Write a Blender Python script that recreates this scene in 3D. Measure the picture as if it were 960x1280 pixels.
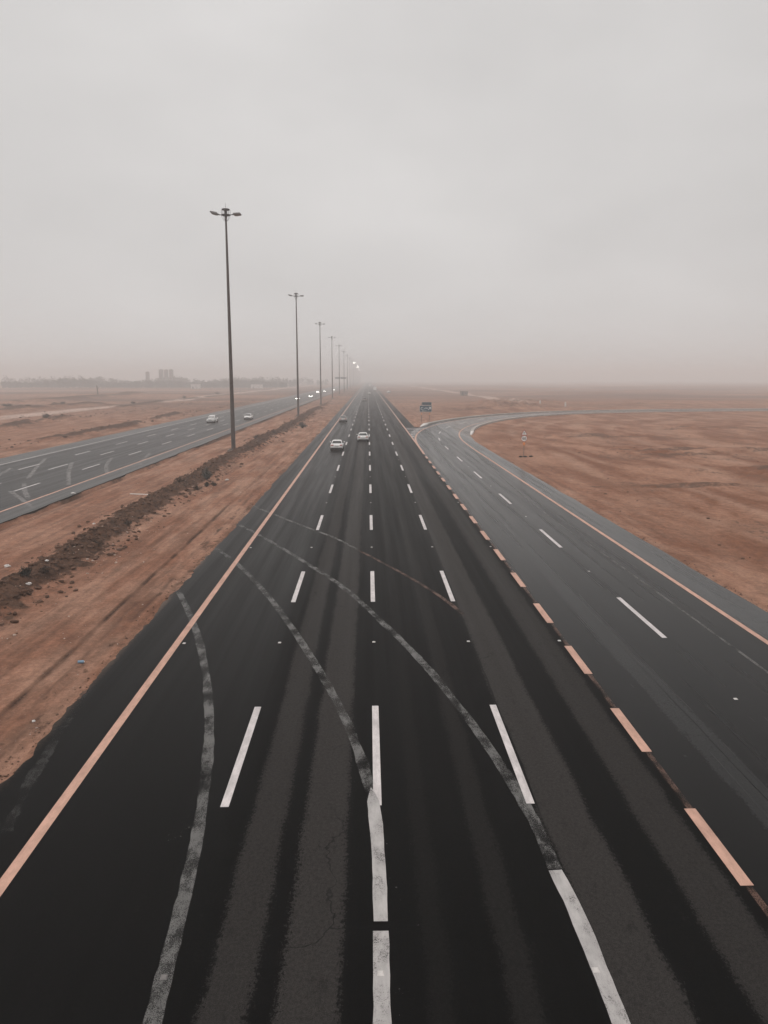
import bpy, math, random
import numpy as np
from mathutils import Vector, Matrix

R = math.radians
for o in list(bpy.data.objects):
    bpy.data.objects.remove(o)
sc = bpy.context.scene
col = sc.collection

# ------------------------------------------------------------------ camera
CAM_H = 10.0
FPX = 961.0                                   # focal length in photo pixels (960 x 1280)
TH = math.atan((640 - 474) / FPX)             # pitch down
YAW = math.atan((480 - 460) / FPX * math.cos(TH))
cam_d = bpy.data.cameras.new('camera')
cam_d.sensor_fit = 'VERTICAL'
cam_d.sensor_height = 36.0
cam_d.lens = 36.0 * FPX / 1280.0
cam_d.clip_start = 0.1
cam_d.clip_end = 12000
cam = bpy.data.objects.new('camera', cam_d)
cam.location = (0, 0, CAM_H)
cam.rotation_euler = (R(90) - TH, 0, -YAW)
col.objects.link(cam)
sc.camera = cam

def g(px, py, z=0.0):
    """a photo pixel of something that touches the level z -> world x, y"""
    u, v = px - 480, py - 640
    dn = v * math.cos(TH) + FPX * math.sin(TH)
    fw = FPX * math.cos(TH) - v * math.sin(TH)
    t = (CAM_H - z) / dn
    X, Y = u * t, fw * t
    return (X * math.cos(YAW) + Y * math.sin(YAW), -X * math.sin(YAW) + Y * math.cos(YAW))

# ------------------------------------------------------------------ light, sky, exposure
SUN_EL, SUN_AZ = R(66), R(-118)                 # hidden sun, high on the left, behind dust
sun_dir = Vector((math.sin(SUN_AZ) * math.cos(SUN_EL), math.cos(SUN_AZ) * math.cos(SUN_EL), math.sin(SUN_EL)))
sd = bpy.data.lights.new('sun', 'SUN')
sd.energy = 1.35
sd.angle = R(30)
sd.color = (1.0, 0.95, 0.90)
sun = bpy.data.objects.new('sun', sd)
sun.rotation_euler = (-sun_dir).to_track_quat('-Z', 'Y').to_euler()
sun.location = (0, 60, 200)
col.objects.link(sun)

world = bpy.data.worlds.new('World')
sc.world = world
world.use_nodes = True
wt = world.node_tree
for n in list(wt.nodes):
    wt.nodes.remove(n)
def wn(t, **k):
    n = wt.nodes.new(t)
    for a, b in k.items():
        setattr(n, a, b)
    return n
w_out = wn('ShaderNodeOutputWorld')
w_bg = wn('ShaderNodeBackground')
w_bg.inputs['Strength'].default_value = 0.1
sky = wn('ShaderNodeTexSky', sky_type='NISHITA')
sky.sun_disc = False
sky.sun_elevation = SUN_EL
sky.sun_rotation = SUN_AZ
sky.dust_density = 8.0
sky.air_density = 1.0
sky.ozone_density = 0.5
bw = wn('ShaderNodeRGBToBW')
wt.links.new(sky.outputs[0], bw.inputs[0])
# veil of dust cloud: brighter round the hidden sun, faint cloud structure
tc = wn('ShaderNodeTexCoord')
dot = wn('ShaderNodeVectorMath', operation='DOT_PRODUCT')
wt.links.new(tc.outputs['Generated'], dot.inputs[0])
dot.inputs[1].default_value = sun_dir
glow = wn('ShaderNodeMapRange', interpolation_type='SMOOTHSTEP')
glow.inputs['From Min'].default_value = 0.25
glow.inputs['From Max'].default_value = 1.0
glow.inputs['To Min'].default_value = 0.0
glow.inputs['To Max'].default_value = 1.0
wt.links.new(dot.outputs['Value'], glow.inputs['Value'])
cmap = wn('ShaderNodeMapping')
cmap.inputs['Scale'].default_value = (1.0, 1.0, 2.2)
wt.links.new(tc.outputs['Generated'], cmap.inputs[0])
cn = wn('ShaderNodeTexNoise')
cn.inputs['Scale'].default_value = 3.2
cn.inputs['Detail'].default_value = 5.0
cn.inputs['Roughness'].default_value = 0.5
wt.links.new(cmap.outputs[0], cn.inputs['Vector'])
ca = wn('ShaderNodeMapRange')
ca.inputs['From Min'].default_value = 0.3
ca.inputs['From Max'].default_value = 0.7
ca.inputs['To Min'].default_value = 0.93
ca.inputs['To Max'].default_value = 1.06
wt.links.new(cn.outputs['Fac'], ca.inputs['Value'])
veil = wn('ShaderNodeMix', data_type='RGBA')
veil.inputs['A'].default_value = (7.1, 6.95, 6.88, 1)
veil.inputs['B'].default_value = (8.0, 7.92, 7.85, 1)
wt.links.new(glow.outputs['Result'], veil.inputs['Factor'])
vm = wn('ShaderNodeVectorMath', operation='SCALE')
wt.links.new(veil.outputs['Result'], vm.inputs[0])
wt.links.new(ca.outputs['Result'], vm.inputs['Scale'])
thin = wn('ShaderNodeVectorMath', operation='DOT_PRODUCT')     # the veil is thinner and brighter ahead
wt.links.new(tc.outputs['Generated'], thin.inputs[0])
thin.inputs[1].default_value = Vector((-0.03, 0.955, 0.29)).normalized()
tm = wn('ShaderNodeMapRange', interpolation_type='SMOOTHSTEP')
tm.inputs['From Min'].default_value = 0.80; tm.inputs['From Max'].default_value = 1.0
tm.inputs['To Min'].default_value = 0.90; tm.inputs['To Max'].default_value = 1.03
wt.links.new(thin.outputs['Value'], tm.inputs['Value'])
tmul = wn('ShaderNodeMath', operation='MULTIPLY')
wt.links.new(ca.outputs['Result'], tmul.inputs[0]); wt.links.new(tm.outputs['Result'], tmul.inputs[1])
wt.links.new(tmul.outputs[0], vm.inputs['Scale'])
mx = wn('ShaderNodeMix', data_type='RGBA')
mx.inputs['Factor'].default_value = 0.92
wt.links.new(bw.outputs[0], mx.inputs['A'])
wt.links.new(vm.outputs[0], mx.inputs['B'])
wt.links.new(mx.outputs['Result'], w_bg.inputs['Color'])
wt.links.new(w_bg.outputs[0], w_out.inputs['Surface'])

sc.view_settings.view_transform = 'Standard'
sc.view_settings.look = 'None'
sc.view_settings.exposure = 0.0
sc.view_settings.gamma = 1.0
sc.view_settings.use_curve_mapping = False
sc.render.engine = 'CYCLES'
sc.cycles.use_denoising = True
sc.cycles.volume_bounces = 6
sc.cycles.max_bounces = 10
sc.cycles.diffuse_bounces = 3
sc.cycles.transparent_max_bounces = 12
sc.cycles.sample_clamp_indirect = 4.0

# ------------------------------------------------------------------ node helpers
class G:
    """small expression builder over a material's node tree"""
    def __init__(s, name):
        s.m = bpy.data.materials.new(name)
        s.m.use_nodes = True
        s.t = s.m.node_tree
        s.b = s.t.nodes['Principled BSDF']
        s.out = s.t.nodes['Material Output']
        s.pos = s.t.nodes.new('ShaderNodeNewGeometry').outputs['Position']
        sp = s.t.nodes.new('ShaderNodeSeparateXYZ')
        s.t.links.new(s.pos, sp.inputs[0])
        s.x, s.y, s.z = sp.outputs
    def put(s, sock, v):
        if isinstance(v, (int, float)):
            sock.default_value = v
        elif isinstance(v, tuple):
            sock.default_value = v if len(v) == len(sock.default_value) else tuple(v) + (1,)
        else:
            s.t.links.new(v, sock)
    def math(s, op, a, b=0.0, c=None):
        n = s.t.nodes.new('ShaderNodeMath'); n.operation = op
        s.put(n.inputs[0], a); s.put(n.inputs[1], b)
        if c is not None: s.put(n.inputs[2], c)
        return n.outputs[0]
    def add(s, a, b): return s.math('ADD', a, b)
    def sub(s, a, b): return s.math('SUBTRACT', a, b)
    def mul(s, a, b): return s.math('MULTIPLY', a, b)
    def step(s, v, a, b, lo=0.0, hi=1.0):
        n = s.t.nodes.new('ShaderNodeMapRange'); n.interpolation_type = 'SMOOTHSTEP'
        s.put(n.inputs['Value'], v); s.put(n.inputs['From Min'], a); s.put(n.inputs['From Max'], b)
        n.inputs['To Min'].default_value = lo; n.inputs['To Max'].default_value = hi
        return n.outputs['Result']
    def noise(s, scale, detail=4, rough=0.55, stretch=(1, 1, 1), off=(0, 0, 0)):
        mp = s.t.nodes.new('ShaderNodeMapping')
        mp.inputs['Scale'].default_value = stretch
        mp.inputs['Location'].default_value = off
        s.t.links.new(s.pos, mp.inputs[0])
        n = s.t.nodes.new('ShaderNodeTexNoise')
        n.inputs['Scale'].default_value = scale
        n.inputs['Detail'].default_value = detail
        n.inputs['Roughness'].default_value = rough
        s.t.links.new(mp.outputs[0], n.inputs['Vector'])
        return n.outputs['Fac']
    def mix(s, f, a, b):
        n = s.t.nodes.new('ShaderNodeMix'); n.data_type = 'RGBA'
        s.put(n.inputs['Factor'], f); s.put(n.inputs['A'], a); s.put(n.inputs['B'], b)
        return n.outputs['Result']
    def scale(s, c, f):
        n = s.t.nodes.new('ShaderNodeVectorMath'); n.operation = 'SCALE'
        s.put(n.inputs[0], c); s.put(n.inputs['Scale'], f)
        return n.outputs[0]
    def attr(s, name):
        n = s.t.nodes.new('ShaderNodeAttribute'); n.attribute_name = name
        return n.outputs['Fac']
    def bump(s, h, strength, dist):
        n = s.t.nodes.new('ShaderNodeBump')
        n.inputs['Strength'].default_value = strength
        n.inputs['Distance'].default_value = dist
        s.t.links.new(h, n.inputs['Height'])
        s.t.links.new(n.outputs[0], s.b.inputs['Normal'])
    def set(s, color=None, rough=None, spec=None, metal=None, alpha=None, emit=None, emit_s=None):
        for k, v in (('Base Color', color), ('Roughness', rough), ('Specular IOR Level', spec), ('Metallic', metal),
                     ('Alpha', alpha), ('Emission Color', emit), ('Emission Strength', emit_s)):
            if v is not None:
                s.put(s.b.inputs[k], v)
        return s.m

def plain(name, c, rough=0.6, spec=0.4, metal=0.0, var=0.12, nscale=6.0, emit=None, es=0.0):
    G_ = G(name)
    n = G_.noise(nscale, 4)
    k = G_.step(n, 0.3, 0.7, 1 - var, 1 + var)
    return G_.set(G_.scale(tuple(c), k), rough, spec, metal, emit=emit, emit_s=es if emit else None)

# ------------------------------------------------------------------ mesh helpers
class MB:
    def __init__(s): s.v = []; s.f = []
    def face(s, pts):
        i = len(s.v); s.v += [tuple(p) for p in pts]; s.f.append(tuple(range(i, i + len(pts))))
    def box(s, lo, hi):
        x0, y0, z0 = lo; x1, y1, z1 = hi; i = len(s.v)
        s.v += [(x0,y0,z0),(x1,y0,z0),(x1,y1,z0),(x0,y1,z0),(x0,y0,z1),(x1,y0,z1),(x1,y1,z1),(x0,y1,z1)]
        s.f += [(i,i+3,i+2,i+1),(i+4,i+5,i+6,i+7),(i,i+1,i+5,i+4),(i+1,i+2,i+6,i+5),(i+2,i+3,i+7,i+6),(i+3,i,i+4,i+7)]
        return s
    def hexa(s, p):
        i = len(s.v); s.v += [tuple(q) for q in p]
        s.f += [(i,i+3,i+2,i+1),(i+4,i+5,i+6,i+7),(i,i+1,i+5,i+4),(i+1,i+2,i+6,i+5),(i+2,i+3,i+7,i+6),(i+3,i,i+4,i+7)]
        return s
    def tube(s, a, b, r0, r1=None, n=10, cap=True):
        a, b = Vector(a), Vector(b); r1 = r0 if r1 is None else r1
        d = (b - a).normalized()
        u = d.orthogonal().normalized(); w = d.cross(u)
        i = len(s.v)
        for p, r in ((a, r0), (b, r1)):
            for k in range(n):
                t = 2 * math.pi * k / n
                s.v.append(tuple(p + (u * math.cos(t) + w * math.sin(t)) * r))
        for k in range(n):
            k2 = (k + 1) % n
            s.f.append((i + k, i + k2, i + n + k2, i + n + k))
        if cap:
            s.f.append(tuple(i + k for k in reversed(range(n)))); s.f.append(tuple(i + n + k for k in range(n)))
        return s
    def loft(s, rings, closed=True, cap=True):
        i = len(s.v); n = len(rings[0])
        for r in rings: s.v += [tuple(p) for p in r]
        for a in range(len(rings) - 1):
            for k in range(n if closed else n - 1):
                k2 = (k + 1) % n
                s.f.append((i + a*n + k, i + a*n + k2, i + (a+1)*n + k2, i + (a+1)*n + k))
        if cap:
            s.f.append(tuple(i + k for k in reversed(range(n)))); s.f.append(tuple(i + (len(rings)-1)*n + k for k in range(n)))
        return s
    def ellipsoid(s, c, r, rng=None, jit=0.0, seg=7, rings=5):
        i = len(s.v)
        rows = []
        for a in range(rings + 1):
            ph = math.pi * a / rings
            row = []
            for k in range(seg):
                t = 2 * math.pi * k / seg
                j = 1 + (rng.uniform(-jit, jit) if rng else 0)
                s.v.append((c[0] + r[0]*math.sin(ph)*math.cos(t)*j, c[1] + r[1]*math.sin(ph)*math.sin(t)*j, c[2] + r[2]*math.cos(ph)*j))
                row.append(len(s.v) - 1)
            rows.append(row)
        for a in range(rings):
            for k in range(seg):
                k2 = (k + 1) % seg
                s.f.append((rows[a][k], rows[a+1][k], rows[a+1][k2], rows[a][k2]))
        return s
    def mesh(s, name):
        me = bpy.data.meshes.new(name); me.from_pydata(s.v, [], s.f); me.update()
        return me
    def build(s, name, mat, parent=None, smooth=False, loc=None):
        return link(name, s.mesh(name), mat, parent, smooth, loc)

def link(name, me, mat, parent=None, smooth=False, loc=None):
    if mat is not None and not me.materials:
        me.materials.append(mat)
    if smooth:
        me.polygons.foreach_set('use_smooth', [True] * len(me.polygons))
    o = bpy.data.objects.new(name, me)
    col.objects.link(o)
    if parent is not None: o.parent = parent
    if loc is not None: o.location = loc
    return o

def tag(o, label=None, cat=None, group=None, kind=None):
    if label: o['label'] = label
    if cat: o['category'] = cat
    if group: o['group'] = group
    if kind: o['kind'] = kind
    return o

def empty(name, loc, rz=0.0):
    o = bpy.data.objects.new(name, None); col.objects.link(o)
    o.location = loc; o.rotation_euler = (0, 0, rz); o.empty_display_size = 0.3
    return o

# value noise on numpy arrays
def vnoise(x, y, seed=0):
    xi, yi = np.floor(x), np.floor(y)
    fx, fy = x - xi, y - yi
    fx = fx * fx * (3 - 2 * fx); fy = fy * fy * (3 - 2 * fy)
    def h(a, b):
        q = np.sin(a * 127.1 + b * 311.7 + seed * 74.7) * 43758.5453
        return q - np.floor(q)
    return (h(xi, yi) * (1 - fx) + h(xi + 1, yi) * fx) * (1 - fy) + (h(xi, yi + 1) * (1 - fx) + h(xi + 1, yi + 1) * fx) * fy
def fbm(x, y, seed=0, oct=4):
    s = 0; a = 0.5; n = 0
    for k in range(oct):
        s = s + a * vnoise(x * 2**k + 13.7 * k, y * 2**k + 7.1 * k, seed + k); n += a; a *= 0.5
    return s / n
def sstep(v, a, b):
    t = np.clip((v - a) / (b - a), 0, 1)
    return t * t * (3 - 2 * t)

def catmull(pts, step):
    P = [Vector(p) for p in pts]
    P = [P[0] * 2 - P[1]] + P + [P[-1] * 2 - P[-2]]
    out = []
    for i in range(1, len(P) - 2):
        p0, p1, p2, p3 = P[i-1], P[i], P[i+1], P[i+2]
        n = max(2, int((p2 - p1).length / step))
        for k in range(n):
            t = k / n
            out.append(0.5 * ((2*p1) + (p2-p0)*t + (2*p0-5*p1+4*p2-p3)*t*t + (3*p1-p0-3*p2+p3)*t**3))
    out.append(P[-2])
    return out
def offset(poly, d):
    """shift a polyline sideways; d > 0 is to its right; d may be a list"""
    out = []
    for i, p in enumerate(poly):
        a = poly[max(0, i-1)]; b = poly[min(len(poly)-1, i+1)]
        t = (b - a).normalized(); nrm = Vector((t.y, -t.x))
        out.append(p + nrm * (d[i] if isinstance(d, list) else d))
    return out
def strip(L, Rr, z):
    """flat ribbon between two polylines"""
    m = MB(); n = len(L)
    m.v = [(p.x, p.y, z) for p in L] + [(p.x, p.y, z) for p in Rr]
    m.f = [(i, n + i, n + i + 1, i + 1) for i in range(n - 1)]
    return m
def slab(L, Rr, z0, z1):
    """ribbon with side walls and a body: a road's pavement"""
    m = MB(); n = len(L)
    m.v = [(p.x, p.y, z1) for p in L] + [(p.x, p.y, z1) for p in Rr] + [(p.x, p.y, z0) for p in L] + [(p.x, p.y, z0) for p in Rr]
    for i in range(n - 1):
        m.f += [(i, n+i, n+i+1, i+1), (i, i+1, 2*n+i+1, 2*n+i), (n+i+1, n+i, 3*n+i, 3*n+i+1), (2*n+i, 2*n+i+1, 3*n+i+1, 3*n+i)]
    m.f += [(0, 2*n, 3*n, n), (n-1, 2*n-1, 4*n-1, 3*n-1)]
    return m
V2 = lambda x, y: Vector((x, y))

# ------------------------------------------------------------------ road alignment
XL_SAND, XL_YEL, X_D1, X_D2, X_D3, X_EXIT = -9.2, -7.37, -3.44, 0.19, 3.85, 7.56
X_SHOULDER = 9.8
ramp_c = catmull([(11.6, -40), (11.6, 40), (11.6, 95), (11.6, 112), (11.95, 129), (13.4, 145), (16.5, 161.5), (21.8, 178.5), (29.5, 196),
                  (40, 213), (54, 227.5), (72, 239), (94, 246.5), (120, 251), (165, 253.5), (260, 256), (420, 258)], 2.0)
ramp_c = [V2(p[0], p[1]) for p in ramp_c]
acc = [0.0]
for a, b in zip(ramp_c, ramp_c[1:]): acc.append(acc[-1] + (b - a).length)
i107 = min(range(len(ramp_c)), key=lambda i: abs(ramp_c[i].y - 107) + (0 if ramp_c[i].x < 14 else 99))
ramp_s0 = acc[i107] - 107.0                   # so that arc length reads like y on the straight
def sm(v, a, b): 
    t = max(0, min(1, (v - a) / (b - a))); return t * t * (3 - 2 * t)
ramp_L = offset(ramp_c, [-(11.6 - X_EXIT) - 1.7 * sm(s - ramp_s0, 112, 160) for s in acc])     # paved outer edge
ramp_R = offset(ramp_c, [5.75] * len(ramp_c))                                                   # paved inner edge
ramp_Yo = offset(ramp_c, -4.0)
ramp_Yi = offset(ramp_c, 3.75)

def ramp_left_x(y):
    for a, b in zip(ramp_L, ramp_L[1:]):
        if a.y <= y <= b.y:
            t = (y - a.y) / max(1e-6, b.y - a.y)
            return a.x + (b.x - a.x) * t
    return 99
GORE_END = 163.0
LX0, LX1 = -47.2, -25.9                       # other carriageway

# ------------------------------------------------------------------ ground
def axis(segs):
    out = []
    for a, b, s in segs:
        n = max(1, int(round((b - a) / s)))
        out += [a + (b - a) * k / n for k in range(n)]
    return out + [segs[-1][1]]
def geom(a, b, s0, q):
    out = [a]; s = s0
    sg = 1 if b > a else -1
    while (b - out[-1]) * sg > 0:
        out.append(out[-1] + sg * s); s *= q
    out[-1] = b
    return out
gx = sorted(set([round(v, 3) for v in
     geom(-140, -4000, 4, 1.12) + axis([(-140, -70, 1.6), (-70, -47, 0.6), (-47, -27, 2.2), (-27, -22, 0.22), (-22, -12.3, 0.16), (-12.3, -9.4, 0.075), (-9.4, -8.2, 0.3),
     (-8.2, 8.4, 3.3), (8.4, 17, 0.8), (17, 62, 0.45), (62, 150, 1.3)]) + geom(150, 4000, 3, 1.12)]))
gy = sorted(set([round(v, 3) for v in
     geom(-20, -1500, 6, 1.4) + axis([(-20, 14, 2), (14, 60, 0.22), (60, 120, 0.45), (120, 190, 0.9), (190, 340, 1.8)]) + geom(340, 4000, 2.5, 1.035)]))
GX, GY = np.meshgrid(np.array(gx), np.array(gy))

def seg_dist(X, Y, poly, every=3):
    d = np.full(X.shape, 1e9)
    sel = (X > 0) & (X < 430) & (Y < 330)
    xs, ys = X[sel], Y[sel]; ds = d[sel]
    pts = poly[::every] + [poly[-1]]
    for a, b in zip(pts, pts[1:]):
        e = b - a; l2 = max(e.length_squared, 1e-9)
        t = np.clip(((xs - a.x) * e.x + (ys - a.y) * e.y) / l2, 0, 1)
        ds = np.minimum(ds, np.hypot(xs - a.x - t * e.x, ys - a.y - t * e.y))
    d[sel] = ds
    return d
rd = seg_dist(GX, GY, ramp_c)
xr = np.where(GY < 107, 7.6, np.where(GY < 160, 11.0, X_SHOULDER))
d_main = np.maximum(XL_SAND - GX, GX - xr)                     # signed distance, + outside
d_left = np.maximum(LX0 - GX, GX - LX1)
d_ramp = rd - 5.7
d_gore = np.where((GY > 95) & (GY < 160) & (GX > 5) & (GX < 13.5), -1.0, 1e9)
d_road = np.minimum(np.minimum(d_main, d_left), np.minimum(d_ramp, d_gore))

BERM_X = lambda y: -17.45 + 0.35 * np.sin(y * 0.045) + 0.25 * np.sin(y * 0.17 + 1.0)
def terrain(X, Y, d):
    out = sstep(d, 0.3, 5.0)
    far = sstep(np.hypot(X, Y), 60, 500)
    h = -0.06 + (fbm(X * 0.12, Y * 0.05, 3) - 0.5) * 0.35 * out + (fbm(X * 0.9, Y * 0.45, 5) - 0.5) * 0.10 * out
    h += (fbm(X * 0.012, Y * 0.012, 8) - 0.45) * 3.2 * far * sstep(d, 8, 80)
    h += (fbm(X * 3.1, Y * 2.2, 11, 3) - 0.5) * 0.05 * sstep(d, 0.1, 1.0)
    dirt_shade = np.zeros_like(X)
    # long ridge of dumped earth beside the lamp masts
    bx = BERM_X(Y); u = (X - bx) * np.where(X > bx, 0.85, 1.05)
    env = sstep(Y, 10, 26) * (1 - 0.55 * sstep(Y, 150, 420)) * (1 - sstep(Y, 900, 1300)) * (0.7 + 0.6 * fbm(X * 0, Y * 0.11, 21, 3))
    ridge = np.exp(-(u / 1.25) ** 2) * env
    clod = fbm(X * 1.6, Y * 1.3, 31, 4)
    h += ridge * (0.62 + 0.75 * (clod - 0.5)) + np.exp(-(u / 1.7) ** 2) * env * (fbm(X * 4.5, Y * 4.0, 41, 3) - 0.5) * 0.34
    dirt_shade = np.maximum(dirt_shade, sstep(np.exp(-(u / 1.45) ** 2) * env + (clod - 0.5) * 1.1, 0.34, 0.78))
    # graded edge beside the near verge and small spill ridges
    e = X + 10.95 + 0.35 * np.sin(Y * 0.021) + 0.12 * (fbm(Y * 0.35, X * 0, 51, 3) - 0.5)
    ev = (X > -14) & (X < -9)
    h += np.where(ev, 0.09 * (1 - sstep(e, -0.06, 0.10)) * sstep(Y, 5, 12) * (1 - sstep(Y, 70, 110)), 0)
    h += np.where(ev, 0.07 * np.exp(-((e - 0.75) / 0.14) ** 2) * (fbm(Y * 0.8, X * 0.4, 61, 3) > 0.52), 0)
    crack = np.exp(-(e / 0.09) ** 2) * (0.45 + 0.55 * sstep(fbm(Y * 0.5, X * 0, 71, 2), 0.3, 0.5)) * (1 - sstep(Y, 50, 75))
    h -= np.where(ev, 0.05 * crack, 0)
    crk = np.where(ev, crack, 0)
    for ox, s_, k_ in ((0.62, 83, 0.5), (-1.9, 84, 0.22), (-3.4, 85, 0.2), (1.15, 86, 0.6)):
        e2 = e - ox - 0.2 * (fbm(Y * 0.2, X * 0, s_, 2) - 0.5)
        crk = np.maximum(crk, np.where((X > -16) & (X < -9), k_ * np.exp(-(e2 / 0.10) ** 2) * sstep(fbm(Y * 0.45, X * 0.6, s_ + 9, 3), 0.5, 0.62) * (1 - sstep(Y, 60, 90)), 0))
    dirt_shade = np.maximum(dirt_shade, np.where((X > -10.4) & (X < -8.9), 0.55 * sstep(fbm(X * 1.8, Y * 0.7, 77, 4), 0.5, 0.7), 0))
    # drop below the edge of the other carriageway
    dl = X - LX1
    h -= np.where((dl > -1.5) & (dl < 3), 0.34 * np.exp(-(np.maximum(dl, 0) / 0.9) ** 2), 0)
    dirt_shade = np.maximum(dirt_shade, 0.75 * np.exp(-((dl - 0.3) / 0.8) ** 2) * sstep(fbm(X * 0.3, Y * 0.12, 81, 3), 0.30, 0.6))  # dark soil at the foot, with the drop's shade mixed into the mask
    # spoil heaps west of the other carriageway
    for cx, y0, y1, amp, w, sd_ in ((-54.5, 118, 240, 0.6, 1.8, 91), (-76, 150, 215, 0.9, 2.6, 92), (-112, 215, 330, 0.9, 4.5, 93), (-92, 270, 520, 0.5, 3.5, 94), (-150, 330, 520, 1.0, 7, 95)):
        env2 = sstep(Y, y0, y0 + 14) * (1 - sstep(Y, y1 - 20, y1)) * sstep(fbm(X * 0.05, Y * 0.06, sd_, 3), 0.28, 0.55)
        q = np.exp(-((X - cx - 3 * np.sin(Y * 0.03 + sd_)) / w) ** 2) * env2
        h += q * amp * 1.5 * (0.55 + 0.9 * fbm(X * 0.7, Y * 0.5, sd_ + 1, 4))
        dirt_shade = np.maximum(dirt_shade, 0.85 * sstep(q + (fbm(X * 0.5, Y * 0.35, sd_ + 2, 4) - 0.5) * 0.8, 0.3, 0.7))
    # churned earth east of the ramp, heaps beyond its curve
    for cx, cy, rx, ry, amp, sd_ in ((41, 137, 13, 5, 0.42, 101), (44, 107, 11, 7, 0.45, 102), (44, 84, 14, 5, 0.40, 103), (70, 160, 16, 6, 0.4, 104), (62, 108, 12, 6, 0.5, 105),
                                     (52, 285, 16, 20, 1.6, 106), (62, 330, 20, 26, 1.4, 107), (110, 300, 30, 8, 0.9, 108), (190, 320, 50, 10, 0.9, 109), (35, 255, 10, 12, 0.8, 110), (30, 72, 8, 3, 0.2, 111)):
        q = np.exp(-((X - cx) / rx) ** 2 - ((Y - cy) / ry) ** 2)
        k = fbm(X * 0.45, Y * 0.8, sd_, 4)
        h += q * amp * (k - 0.32) * 3.0 * sstep(d, 0.5, 4)
        dirt_shade = np.maximum(dirt_shade, 0.58 * sstep(q * 0.55 + 1.6 * (fbm(X * 0.22, Y * 0.40, sd_ + 3, 5) - 0.5), 0.30, 0.62) * sstep(q, 0.10, 0.35))
    dirt_shade = np.maximum(dirt_shade, 0.42 * sstep(fbm(X * 0.22, Y * 0.10, 131, 5), 0.56, 0.70) * sstep(X, 20, 26) * (1 - sstep(Y, 190, 230)))
    inside = sstep(-d, 0.15, 1.6)
    return np.where(d < 0, -0.06 - 0.42 * inside, h), np.clip(dirt_shade, 0, 1), crk
GZ, DIRT_SHADE, CRK = terrain(GX, GY, d_road)
nx, ny = len(gx), len(gy)
me = bpy.data.meshes.new('ground')
verts = np.stack([GX, GY, GZ], -1).reshape(-1, 3)
ii = (np.arange(ny - 1)[:, None] * nx + np.arange(nx - 1)[None, :]).reshape(-1)
faces = np.stack([ii, ii + 1, ii + nx + 1, ii + nx], -1)
me.vertices.add(len(verts)); me.vertices.foreach_set('co', verts.astype(np.float32).ravel())
me.loops.add(faces.size); me.loops.foreach_set('vertex_index', faces.astype(np.int32).ravel())
me.polygons.add(len(faces)); me.polygons.foreach_set('loop_start', np.arange(0, faces.size, 4, dtype=np.int32))
me.update(calc_edges=True)
at = me.attributes.new('dirt_shade', 'FLOAT', 'POINT'); at.data.foreach_set('value', DIRT_SHADE.astype(np.float32).ravel())
PALE = np.zeros_like(GX)
for r0, w_, sd_ in ((13.5, 1.0, 1), (17.5, 0.6, 2), (19.3, 0.6, 3), (26, 2.2, 4), (33, 1.2, 5), (42, 2.8, 6), (58, 2.5, 7)):
    q = rd - r0 - 3.0 * (fbm(GX * 0.03, GY * 0.03, 140 + sd_, 2) - 0.5)
    PALE = np.maximum(PALE, np.exp(-(q / w_) ** 2) * sstep(fbm(GX * 0.06, GY * 0.05, 150 + sd_, 3), 0.36, 0.6) * (GX > 18) * (GY < 235))
at = me.attributes.new('pale', 'FLOAT', 'POINT'); at.data.foreach_set('value', PALE.astype(np.float32).ravel())
at = me.attributes.new('crack', 'FLOAT', 'POINT'); at.data.foreach_set('value', CRK.astype(np.float32).ravel())
from bisect import bisect_right
def ground_z(x, y):
    i = max(0, min(nx - 2, bisect_right(gx, x) - 1)); j = max(0, min(ny - 2, bisect_right(gy, y) - 1))
    u = (x - gx[i]) / (gx[i+1] - gx[i]); v = (y - gy[j]) / (gy[j+1] - gy[j])
    return float((GZ[j, i] * (1-u) + GZ[j, i+1] * u) * (1-v) + (GZ[j+1, i] * (1-u) + GZ[j+1, i+1] * u) * v)

m = G('sand')
big = m.noise(0.035, 5, 0.6, (1.0, 0.35, 1))
mid = m.noise(0.45, 6, 0.62, (1.0, 0.28, 1), (4, 9, 0))
midr = m.noise(0.20, 8, 0.64, (1.0, 0.30, 1), (14, 3, 0))
track = m.noise(1.5, 5, 0.6, (1.0, 0.05, 1), (1, 2, 0))
lump = m.noise(1.7, 7, 0.7, (1.0, 0.7, 1), (8, 4, 0))
fine = m.noise(7.0, 6, 0.72)
grit = m.noise(34.0, 3, 0.6)
far_b = m.noise(0.012, 7, 0.66, (0.22, 1.0, 1), (31, 5, 0))
right = m.step(m.x, 14.0, 26.0)
c = m.mix(m.step(mid, 0.36, 0.66), (0.245, 0.112, 0.069), (0.41, 0.242, 0.172))
c = m.mix(m.mul(m.step(big, 0.35, 0.62), 0.5), c, (0.29, 0.142, 0.092))
cr = m.mix(m.step(midr, 0.40, 0.64), (0.185, 0.072, 0.036), (0.36, 0.190, 0.124))
c = m.mix(m.mul(right, m.step(m.y, 330.0, 230.0, 0.45, 0.95)), c, cr)
fd = m.mul(m.step(m.y, 150.0, 380.0), m.step(far_b, 0.40, 0.58))
c = m.mix(m.mul(fd, 0.85), c, (0.125, 0.068, 0.052))
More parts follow.
